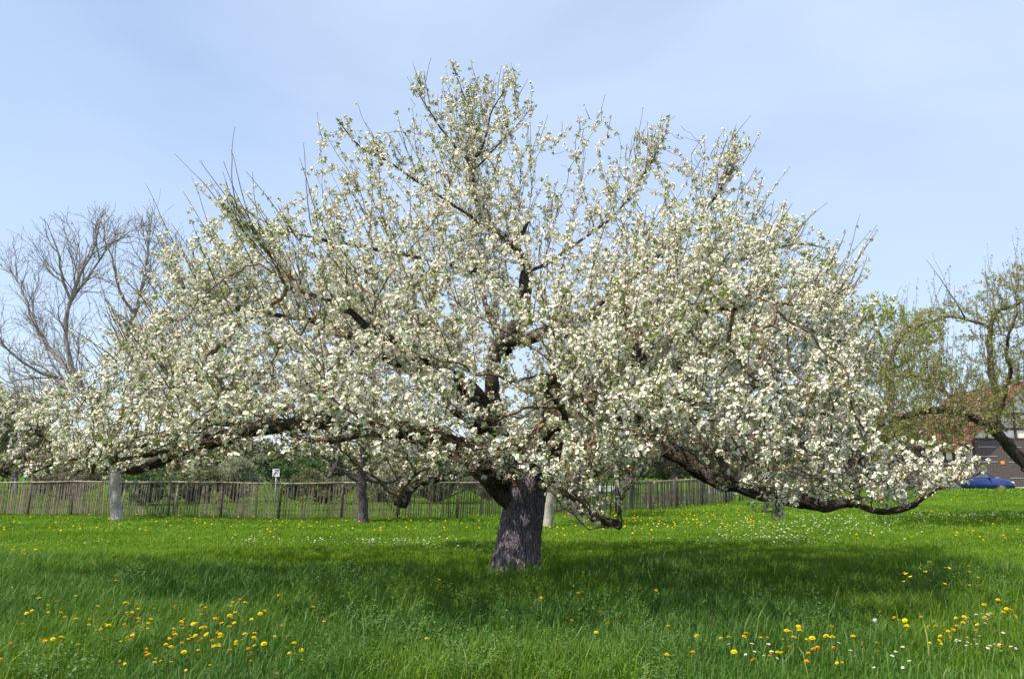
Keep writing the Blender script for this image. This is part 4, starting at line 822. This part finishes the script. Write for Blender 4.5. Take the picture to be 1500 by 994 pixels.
# orchard and woodland trees farther off
M_oliv = mat_leaf('grey_olive_foliage', (.085, .095, .035), (.21, .215, .09), trans=.3, nscale=.7)
M_dkgreen = mat_leaf('dark_green_foliage', (.040, .085, .018), (.11, .19, .04), trans=.3, nscale=.7)
M_brownish = mat_leaf('brown_budding_foliage', (.11, .09, .052), (.235, .20, .115), trans=.25, nscale=.7)
M_palegreen = mat_leaf('pale_blossoming_foliage', (.19, .20, .10), (.42, .42, .27), trans=.3, nscale=.7)
def bush(name, label, cat, px, Y, w, h, n, mats, seed, z0=.1, sz=1.3, trunk=None, group=None, dep=.6):
    q = np.random.default_rng(seed); c = gp(px, Y); t = empty(name, c, label, cat, group)
    m = MB(); ns = 5 if trunk is None else 1
    if trunk:
        m.tube([c + A([0, 0, -.2]), c + A([.1, 0, trunk * .6]), c + A([.05, 0, trunk + h * .3])], [w * .05 + .08, w * .035 + .06, w * .02 + .03], 8); m.build('trunk', [M_greybark], t); zc = trunk
        m = MB()
    else: zc = z0
    cen = c + A([0, 0, zc + h * .5]); tips = cloud(cen, (w / 2, w / 2 * dep, h / 2), 46, q, c[2] + .1, .5)
    fork = c + A([0, 0, (trunk or 0) + .1])
    for k in tips: mid_ = (fork * .5 + k * .5) + q.normal(size=3) * w * .04; m.tube([fork, mid_, k], [.02 * w ** .5 + .01, .014 * w ** .5, .006], 5, cap=False)
    m.build('branches', [M_greybark], t)
    cents = cloud(cen, (w / 2, w / 2 * dep, h / 2), max(30, n // 60), q, c[2] + .05, .42); n = int(n * 2.2); sz = sz * .62; i = q.integers(0, len(cents), n); pp = cents[i] + q.normal(size=(n, 3)) * A([w, w * dep, h]) * .045 ; pp = pp[pp[:, 2] > c[2]]
    V, F, MI, RN = scatter(LEAF1, pp, q.normal(size=pp.shape) + A([0, 0, .5]), sz * (.6 + .8 * q.random(len(pp))), q); tag(mesh_np('foliage', V, F, [mats], MI, t, rnd=RN), kind='stuff')
    return t
hedge = [  # px, Y, w, h, mat, label
 (-40, 60, 6, 7.5, M_oliv, 3200), (20, 75, 7, 9.5, M_oliv, 3800), (95, 46, 4.6, 2.1, M_brownish, 1800), (215, 40, 4.2, 1.9, M_dkgreen, 2200), (280, 42, 4.4, 2.2, M_oliv, 2400), (345, 43, 4.2, 2.6, M_palegreen, 2400), (430, 46, 4.0, 2.7, M_dkgreen, 2600), (478, 41, 4.2, 1.9, M_oliv, 2200), (560, 44, 4.8, 2.3, M_palegreen, 2400), (640, 42, 4.6, 2.2, M_oliv, 2400), (715, 46, 4.6, 2.5, M_brownish, 2200)]
hl = ['tall grey-olive tree mass at the far left edge', 'tall dull green tree rising behind the bare walnut on the left', 'low brown twiggy shrub behind the left part of the fence', 'low dark green shrub behind the fence beside the pale walnut trunk', 'grey-olive shrub behind the fence, second right of the walnut trunk', 'pale blossoming shrub behind the fence left of the white sign', 'dark green shrub directly behind the small white sign', 'grey-olive shrub behind the fence right of the white sign', 'pale blossoming shrub behind the fence right of the small dark apple trunk', 'olive shrub behind the fence under the hanging sawn branch', 'brownish shrub behind the fence just left of the old trunk']
for i, ((px, Y, w, h, mt, n), lb) in enumerate(zip(hedge, hl)):
    bush('shrub' if h < 5 else 'leafy_tree', lb, 'shrub' if h < 5 else 'tree', px, Y, w, h, n, mt, 200 + i, trunk=None if h < 5 else 1.5, sz=1.5 if h < 5 else 2.6)
far_t = [(905, 58, 5.5, 4.2, M_oliv, 3000, 'olive orchard tree beyond the person in the red cap'), (985, 55, 5.5, 4.4, M_brownish, 3000, 'brown budding tree beyond the fence in the gap right of the trunk'), (1065, 62, 6.5, 5.0, M_oliv, 3200, 'grey-olive tree beyond the end of the paling fence'), (1140, 56, 6, 4.6, M_brownish, 3200, 'brown-green tree behind the big right limb of the old tree'), (1215, 60, 7, 6.8, M_oliv, 4200, 'broad olive tree behind the right side of the blossoming crown'), (1275, 52, 6, 4.6, M_oliv, 3400, 'low olive tree left of the red barn roof'), (1330, 58, 5.0, 4.4, M_brownish, 2600, 'brown-green tree touching the left end of the barn roof'), (800, 60, 6, 4.2, M_oliv, 2800, 'olive tree far behind the old trunk')]
for i, (px, Y, w, h, mt, n, lb) in enumerate(far_t): bush('orchard_tree', lb, 'tree', px, Y, w, h, n, mt, 300 + i, trunk=1.3, sz=2.3)
# the far wood behind everything, one mass
q = np.random.default_rng(400); pp = []
for px in np.arange(-140, 1700, 26):
    c = gp(px, 118 + q.normal() * 8); h = 5.0 + 2.0 * vnoise(px / 90., 3., 5) + (4 if px < 60 else 0); pp.append(cloud(c + A([0, 0, h * .45]), (3.4, 3, h * .55), 420, q, c[2], .5))
pp = np.concatenate(pp); V, F, MI, RN = scatter(LEAF1, pp, q.normal(size=pp.shape) + A([0, 0, .5]), 6 + 5 * q.random(len(pp)), q)
tag(mesh_np('woodland', V, F, [M_oliv], MI, rnd=RN), 'distant grey-olive wood closing the view behind the fence and shrubs', 'wood', kind='stuff')

# ================================================================== SIGN, RAILING, BENCH, WALL
M_white = mat_plain('white_paint', (.72, .73, .75), .5, var=.06, scale=6); M_black = mat_plain('black_paint', (.04, .045, .06), .6); M_zinc = mat_plain('galvanised_post', (.42, .45, .48), .45, metal=.4, var=.1)
c = gp(404, 38.5); sg = empty('road_sign', c, 'small white square sign with a dark diagonal stroke on a thin post behind the fence', 'sign')
pz = at(404, 692, 38.5)[2]; m = MB(); m.tube([c + A([0, .03, -.2]), c + A([0, .03, pz - c[2] + .14])], [.022, .022], 8); m.build('post', [M_zinc], sg)
m = MB(); m.box((c[0], c[1], pz), (.34, .015, .36), bev=.003); m.build('sign_board', [M_white], sg)
m = MB(); m.box((c[0] + .01, c[1] - .0105, pz), (.44, .006, .035), ry=-.85); m.box((c[0] - .045, c[1] - .0105, pz + .02), (.02, .006, .26), ry=.6); m.box((c[0] + .02, c[1] - .0105, pz + .125), (.20, .006, .03)); m.box((c[0] + .075, c[1] - .0105, pz - .05), (.13, .006, .022), ry=-.85); m.build('symbol', [M_black], sg)
c = gp(20, 62); rl = empty('metal_railing', c, 'low pale metal railing with white posts beyond the fence at the far left', 'railing')
for px in (-12, 22, 35, 56, 84): p = gp(px, 62); m = MB(); m.tube([p, p + A([0, 0, 1.55 if px in (35, 56) else 1.1])], [.05, .05], 8); m.box(p + A([0, 0, 1.57 if px in (35, 56) else 1.12]), (.12, .12, .03)); m.build('post', [M_white], rl)
for zz in (.5, .8, 1.1): a, d = gp(-40, 62), gp(24, 62); m = MB(); m.tube([a + A([0, 0, zz]), d + A([0, 0, zz])], [.02, .02], 6); m.build('rail', [M_zinc], rl)
M_maroon = mat_plain('maroon_boards', (.13, .035, .045), .7, var=.25, scale=4); M_teal = mat_plain('teal_cloth', (.03, .16, .17), .8)
c = gp(968, 42); tb = empty('low_bench', c, 'long low maroon board bench with a teal end behind the paling fence', 'bench')
x0, x1 = gp(938, 42)[0], gp(1000, 42)[0]; m = MB(); m.box(((x0 + x1) / 2, 42, c[2] + .33), (x1 - x0, .38, .05), bev=.01); m.box(((x0 + x1) / 2, 41.83, c[2] + .21), (x1 - x0 - .1, .035, .18)); m.build('seat', [M_maroon], tb)
for x in (x0 + .15, (x0 + x1) / 2, x1 - .15): m = MB(); m.box((x, 42, c[2] + .14), (.08, .3, .33)); m.build('leg', [M_maroon], tb)
m = MB(); m.box((x1 + .2, 42, c[2] + .24), (.42, .36, .26), bev=.03); m.build('end_box', [M_teal], tb)
M_stone = mat_plain('grey_blocks', (.24, .24, .28), .9, var=.25, scale=3, bump=.3)
c = gp(1056, 52); w_ = empty('block_wall', c, 'low grey block wall with a white post beyond the end of the fence', 'wall')
m = MB()
for i in range(5):
    for j in range(2): m.box((c[0] - .62 + i * .4 + (.2 if j else 0), 52, c[2] + .2 + j * .2 + rg.random() * .004), (.39, .3, .192), bev=.01)
m.build('blocks', [M_stone], w_); m = MB(); m.box((c[0] - .85, 51.9, c[2] + .42), (.1, .1, .85), bev=.01); m.build('post', [M_white], w_)
c = gp(875, 48); m = MB(); tbl = empty('trestle_table', c, 'long table under a pale cloth far behind the fence, right of the old trunk', 'table')
m.box((c[0], 48, c[2] + .74), (3.2, .8, .04), bev=.01); m.build('table_top', [M_white], tbl)
m = MB(); m.box((c[0], 47.585, c[2] + .60), (3.22, .012, .28)); m.build('tablecloth', [M_white], tbl)
for sx in (-1.3, 0, 1.3): m = MB(); m.box((c[0] + sx, 48.2, c[2] + .36), (.06, .06, .72)); m.box((c[0] + sx, 47.8, c[2] + .36), (.06, .06, .72)); m.build('leg', [M_greybark], tbl)
M_plank = mat_plain('red_brown_plank', (.20, .07, .04), .8, var=.3); a, d = gp(814, 32.5), gp(842, 33.2)
m = MB(); m.tube([a + A([0, .25, .06]), d + A([0, .25, .34])], [.07, .06], 6); tag(m.build('log', [M_plank]), 'thin red-brown log leaning against the fence between the two rear trunks', 'log')

# ================================================================== BARN AND CAR
M_roof, N, L = new_mat('red_roof_tiles')
o_ = N('ShaderNodeOutputMaterial'); b_ = N('ShaderNodeBsdfPrincipled'); b_.inputs['Roughness'].default_value = .85; t_ = N('ShaderNodeTexCoord'); br = N('ShaderNodeTexBrick'); br.inputs['Scale'].default_value = 1; br.inputs['Brick Width'].default_value = .22; br.inputs['Row Height'].default_value = .2; br.inputs['Mortar Size'].default_value = .018
br.inputs['Color1'].default_value = (.14, .045, .045, 1); br.inputs['Color2'].default_value = (.21, .062, .06, 1); br.inputs['Mortar'].default_value = (.08, .025, .025, 1)
mp_ = N('ShaderNodeMapping'); mp_.inputs['Rotation'].default_value = (math.radians(45), 0, 0); L(t_.outputs['Object'], mp_.inputs[0]); L(mp_.outputs[0], br.inputs[0]); L(br.outputs[0], b_.inputs['Base Color']); L(b_.outputs[0], o_.inputs[0])
M_plaster = mat_plain('white_plaster', (.74, .72, .66), .9, var=.08, scale=2); M_timber = mat_plain('dark_timber', (.055, .035, .030), .85, var=.3, scale=5); M_board = mat_plain('dark_door_boards', (.085, .070, .066), .8, var=.3, scale=6); M_glass = mat_plain('window_glass', (.03, .035, .045), .12); M_orange2 = mat_plain('orange_notice', (.75, .30, .03), .6)
Yb = 74.0; bx0 = gp(1427, Yb)[0]; bx1 = bx0 + 11.0; gz = float(ground(bx0, Yb)); barn = empty('timber_framed_barn', (bx0, Yb, gz), 'timber-framed barn with dark board gates, white gable and red tiled roof', 'barn')
def ztop(py, Y=Yb): return at(1450, py, Y)[2]
ze = ztop(641); zr = ztop(560); D = 12.0; bc = (bx0 + bx1) / 2
m = MB(); m.box((bc, Yb + D / 2, (gz - .3 + ze) / 2), (bx1 - bx0, D, ze - gz + .3))
m.poly([(bx0, Yb, ze), (bx1, Yb, ze), (bc, Yb, zr - .1)]); m.poly([(bx0, Yb + D, ze), (bc, Yb + D, zr - .1), (bx1, Yb + D, ze)]); m.build('wall', [M_plaster], barn)
m = MB(); yt = Yb - .04
for z in (ztop(643), ztop(628), ztop(606)):
    hw = (bx1 - bx0) / 2 * min(1, (zr - z) / (zr - ze)); m.box((bc, yt, z), (hw * 2, .12, .22))
for k, x in enumerate(np.linspace(bx0 + .15, bx1 - .15, 9)):
    zt = ze + (zr - ze) * (1 - abs(x - bc) / ((bx1 - bx0) / 2)) - .15
    m.box((x, yt - .004, (gz + zt) / 2), (.2, .11, zt - gz))
for s_ in (-1, 1): m.box((bc + s_ * 2.6, yt - .008, ztop(620)), (.16, .1, 1.7), ry=s_ * .6)
m.build('timber_frame', [M_timber], barn)
for s_, xx in ((0, bx0 + .25), (1, bx0 + 5.5)):
    dw = 5.0; zt = ztop(645); dr = MB()
    for i in range(25): dr.box((xx + .1 + i * .2, yt - .10 - .004 * (i % 2), (gz + .1 + zt) / 2), (.19, .05, zt - gz - .1), bev=.008)
    dr = dr.build('gate', [M_board], barn)
    for z in (ztop(654), ztop(668), ztop(676), ztop(699)):
        h_ = MB(); h_.box((xx + 1.1, yt - .15, z), (1.7, .02, .055)); h_.box((xx + 3.6, yt - .15, z - .05), (1.3, .02, .055)); h_.build('strap_hinge', [M_zinc], dr) 
m = MB(); nx_ = gp(1469, Yb)[0]; m.box((nx_, yt - .16, ztop(677)), (.34, .02, .30)); m.build('notice', [M_orange2], barn)
for sgn in (-1, 1):
    m = MB(); e0 = A([bc + sgn * ((bx1 - bx0) / 2 + .7), 0, ze - .55]); e1 = A([bc, 0, zr]); d = e1 - e0; n_ = unit(A([-d[2], 0, d[0]])) * (.16 if sgn < 0 else -.16)
    v = []
    for yy in (Yb - .9, Yb + D + .5):
        for p in (e0, e1, e1 + n_, e0 + n_): v.append(m.bm.verts.new((p[0], yy, p[2])))
    for f in ((0, 1, 2, 3), (7, 6, 5, 4), (0, 4, 5, 1), (2, 6, 7, 3), (0, 3, 7, 4), (1, 5, 6, 2)): m.bm.faces.new([v[i] for i in f])
    m.build('roof', [M_roof], barn)
# lower wing on the left, its long roof slope facing the meadow
wx0 = gp(1338, Yb)[0]; zwe = ztop(655); zwr = ztop(598); wy = Yb + 1.0
wing = barn
m = MB(); m.box(((wx0 + bx0) / 2, wy + 4, (gz - .3 + zwe) / 2 + .05), (bx0 - wx0 - .01, 8, zwe - gz + .4)); m.build('wing_wall', [M_plaster], wing)
m = MB()
for x in np.linspace(wx0 + .12, bx0 - .3, 7): m.box((x, wy - .04, (gz + zwe) / 2), (.24, .12, zwe - gz))
for z in (gz + .3, ztop(690), ztop(675), zwe - .15): m.box(((wx0 + bx0) / 2, wy - .05, z), (bx0 - wx0, .12, .24))
m.build('wing_timber_frame', [M_timber], wing)
for px in (1366, 1392, 1417):
    x = gp(px, wy)[0]; m = MB(); m.box((x, wy - .115, ztop(681)), (.8, .05, .9)); wn = m.build('window', [M_timber], wing)
    m = MB(); m.box((x - .18, wy - .145, ztop(681)), (.30, .02, .74)); m.box((x + .18, wy - .145, ztop(681)), (.30, .02, .74)); m.build('pane', [M_glass], wn)
m = MB(); v = []
for x in (wx0 - .5, bx0 + .3):
    for yy, z in ((wy - .9, zwe - .2), (wy + 4, zwr), (wy + 9, zwe - .2), (wy + 9, zwe - .38), (wy + 4, zwr - .18), (wy - .9, zwe - .38)): v.append(m.bm.verts.new((x, yy, z)))
for i in range(6): j = (i + 1) % 6; m.bm.faces.new((v[i], v[j], v[6 + j], v[6 + i]))
m.bm.faces.new((v[0], v[5], v[4], v[1])); m.bm.faces.new((v[1], v[4], v[3], v[2])); m.bm.faces.new((v[6], v[7], v[10], v[11])); m.bm.faces.new((v[7], v[8], v[9], v[10])); m.build('wing_roof', [M_roof], wing)
# gravel yard in front of the barn
m = MB(); zz = [float(ground(30, 60))]; M_gravel = mat_plain('yard_gravel', (.36, .33, .28), .95, var=.3, scale=3, bump=.4)
xs_ = np.linspace(24, 60, 30); ys_ = np.linspace(56, 76, 16); GX, GY = np.meshgrid(xs_, ys_); V = np.stack([GX, GY, ground(GX, GY) + .03], -1).reshape(-1, 3); I = np.arange(15 * 30).reshape(-1, 30)[:, :-1].ravel(); F = np.stack([I, I + 1, I + 31, I + 30], 1); tag(mesh_np('gravel_yard', V, F, M_gravel), kind='structure')

M_blue, N, L = new_mat('blue_car_paint'); o_ = N('ShaderNodeOutputMaterial'); b_ = N('ShaderNodeBsdfPrincipled'); b_.inputs['Base Color'].default_value = (.008, .028, .17, 1); b_.inputs['Metallic'].default_value = .3; b_.inputs['Roughness'].default_value = .35; b_.inputs['Coat Weight'].default_value = 1; L(b_.outputs[0], o_.inputs[0])
M_cglass = mat_plain('car_glass', (.05, .07, .08), .08); M_tyre = mat_plain('tyre_rubber', (.025, .025, .027), .85); M_rim = mat_plain('wheel_rim', (.25, .25, .27), .35, metal=.7); M_lamp = mat_plain('headlight_glass', (.75, .78, .80), .15); M_blackp = mat_plain('black_trim', (.02, .02, .022), .6)
cc = gp(1433, 55.5); cc[2] = float(ground(cc[0], 55.5)) + .03; car = empty('parked_car', (0, 0, 0), 'dark blue hatchback parked before the barn, half hidden by the grassy rise and blossom', 'car')
prof = [  # x, roof/bonnet z, belt z, half width at sill, half width at top
 (-2.0, .80, .80, .70, .62), (-1.95, 1.02, .90, .80, .66), (-1.6, 1.30, .94, .83, .60), (-1.2, 1.40, .95, .84, .58), (-.5, 1.44, .95, .84, .57), (.1, 1.42, .95, .84, .58), (.45, 1.30, .95, .84, .60), (.95, .99, .94, .84, .70), (1.3, .93, .88, .83, .72), (1.75, .83, .78, .80, .68), (2.0, .66, .62, .70, .60), (2.05, .5, .5, .62, .55)]
m = MB(); rings = []
for x, zt, zb, hw, ht in prof:
    s = [(-hw * .95, .28), (-hw, .5), (-hw * .985, zb), (-ht, zt - .03), (-ht * .7, zt), (0, zt + .012), (ht * .7, zt), (ht, zt - .03), (hw * .985, zb), (hw, .5), (hw * .95, .28), (0, .24)]
    rings.append([m.bm.verts.new((x, y, z)) for y, z in s])
for i in range(len(rings) - 1):
    for k in range(12):
        f = m.bm.faces.new((rings[i][k], rings[i][(k + 1) % 12], rings[i + 1][(k + 1) % 12], rings[i + 1][k])); f.smooth = True
m.bm.faces.new(rings[0][::-1]); m.bm.faces.new(rings[-1]); m.build('body', [M_blue], car)
def quadpanel(name, pts, mat, off=(0, 0, 0)): m = MB(); m.poly([A(p) + A(off) for p in pts]); m.poly([A(p) + A(off) * .2 for p in pts][::-1]); return m.build(name, [mat], car)
quadpanel('windscreen', [(.97, -.64, 1.0), (.97, .64, 1.0), (.20, .52, 1.42), (.20, -.52, 1.42)], M_cglass, (.03, 0, .035)); quadpanel('rear_window', [(-1.95, .6, 1.03), (-1.95, -.6, 1.03), (-1.6, -.55, 1.29), (-1.6, .55, 1.29)], M_cglass, (-.03, 0, .03))
for s in (-1, 1):
    for xa, xb, xc, xd in ((-.42, .78, .32, -.42), (-1.55, -.50, -.50, -1.25)):
        quadpanel('side_window', [(xa, s * .835, .97), (xb, s * .835, .97), (xc, s * .615, 1.33), (xd, s * .60, 1.36)], M_cglass, (0, s * .022, .012))
    m = MB(); m.box((1.93, s * .50, .66), (.16, .36, .17), bev=.03, rz=-s * .25); m.build('headlight', [M_lamp], car)
    m = MB(); m.box((.62, s * .93, 1.0), (.12, .2, .14), bev=.03); m.build('mirror', [M_blue], car)
    for x in (-1.3, 1.3):
        m = MB(); m.tube([(x, s * .66, .30), (x, s * .70, .30), (x, s * .84, .30), (x, s * .86, .30)], [.27, .30, .30, .26], 20); wh_ = m.build('wheel', [M_tyre], car); m = MB(); m.tube([(x, s * .855, .30), (x, s * .868, .30)], [.19, .17], 14); m.build('rim', [M_rim], wh_)
m = MB(); m.box((2.03, 0, .42), (.14, 1.4, .16), bev=.04); m.build('bumper', [M_blackp], car); m = MB(); m.box((2.03, 0, .62), (.05, .55, .1)); m.build('grille', [M_blackp], car); m = MB(); m.box((2.108, 0, .44), (.012, .5, .11)); m.build('number_plate', [M_white], car)
car.location = cc.tolist(); car.rotation_euler = (0, 0, math.radians(-28))

# ================================================================== TWO PEOPLE BEHIND THE FENCE
M_skin = mat_plain('skin', (.50, .30, .22), .6); M_navy = mat_plain('navy_clothing', (.018, .022, .05), .9, var=.2); M_redcap = mat_plain('red_cap_cloth', (.62, .10, .05), .8); M_hair = mat_plain('dark_hair', (.03, .02, .015), .8); M_tealb = mat_plain('blue_hood', (.03, .25, .42), .8)
def person(loc, H, rz, label, hat, hatname):
    e = empty('person', loc, label, 'person'); me = bpy.data.meshes.new('body'); s = H
    J = {'pel': (0, 0, .52, .075), 'wai': (0, 0, .60, .070), 'che': (0, .005, .72, .085), 'shc': (0, 0, .80, .060), 'nec': (0, -.005, .845, .032), 'hd0': (0, -.012, .885, .048), 'hd1': (0, -.010, .935, .056), 'hd2': (0, -.005, .972, .044)}
    for sd_, n in ((-1, 'l'), (1, 'r')):
        J['hip' + n] = (sd_ * .055, 0, .49, .058); J['kn' + n] = (sd_ * .06, -.01, .28, .036); J['an' + n] = (sd_ * .06, .01, .045, .024); J['to' + n] = (sd_ * .07, -.07, .02, .022)
        J['sh' + n] = (sd_ * .115, 0, .79, .034); J['el' + n] = (sd_ * .145, .01, .63, .026); J['wr' + n] = (sd_ * .135, -.05, .50, .017); J['ha' + n] = (sd_ * .132, -.065, .455, .018)
    names = list(J); E = [('pel', 'wai'), ('wai', 'che'), ('che', 'shc'), ('shc', 'nec'), ('nec', 'hd0'), ('hd0', 'hd1'), ('hd1', 'hd2')]
    for n in 'lr': E += [('pel', 'hip' + n), ('hip' + n, 'kn' + n), ('kn' + n, 'an' + n), ('an' + n, 'to' + n), ('shc', 'sh' + n), ('sh' + n, 'el' + n), ('el' + n, 'wr' + n), ('wr' + n, 'ha' + n)]
    me.from_pydata([[c * s for c in J[k][:3]] for k in names], [(names.index(a), names.index(b_)) for a, b_ in E], []); ob = bpy.data.objects.new('body', me); C.objects.link(ob)
    md = ob.modifiers.new('skin', 'SKIN'); 
    for i, k in enumerate(names): me.skin_vertices[0].data[i].radius = (J[k][3] * s, J[k][3] * s * .85)
    me.skin_vertices[0].data[0].use_root = True
    sb = ob.modifiers.new('sub', 'SUBSURF'); sb.levels = 2; sb.render_levels = 2
    bpy.context.view_layer.update(); dg = bpy.context.evaluated_depsgraph_get(); m2 = bpy.data.meshes.new_from_object(ob.evaluated_get(dg)); ob.modifiers.clear(); ob.data = m2; m2.materials.clear(); m2.materials.append(M_navy); m2.materials.append(M_skin)
    for p in m2.polygons: z = p.center[2] / s; x = abs(p.center[0] / s); p.material_index = 1 if z > .84 or (z < .50 and x > .115) else 0; p.use_smooth = True
    ob.parent = e; m = MB(); m.tube([(0, 0, .935 * s), (0, .003 * s, .96 * s), (0, .004 * s, .985 * s), (0, .004 * s, 1.0 * s)], [.066 * s, .068 * s, .056 * s, .02 * s], 14)
    if hatname == 'cap': m.box((0, -.075 * s, .945 * s), (.09 * s, .07 * s, .012 * s), bev=.003)
    h = m.build(hatname, [hat]); h.parent = e; m = MB(); m.tube([(0, .012 * s, .885 * s), (0, .014 * s, .92 * s), (0, .012 * s, .95 * s)], [.045 * s, .058 * s, .058 * s], 12); h = m.build('hair', [M_hair]); h.parent = e
    e.rotation_euler = (0, 0, rz); return e
if 1:
    c = gp(926, 41); person(c, 1.76, .5, 'adult in dark navy clothing and a red cap standing behind the paling fence', M_redcap, 'cap')
    c = gp(903, 42.5); person(c, 1.32, -.6, 'smaller person in dark clothing with a blue hat behind the fence, left of the adult', M_tealb, 'hat')
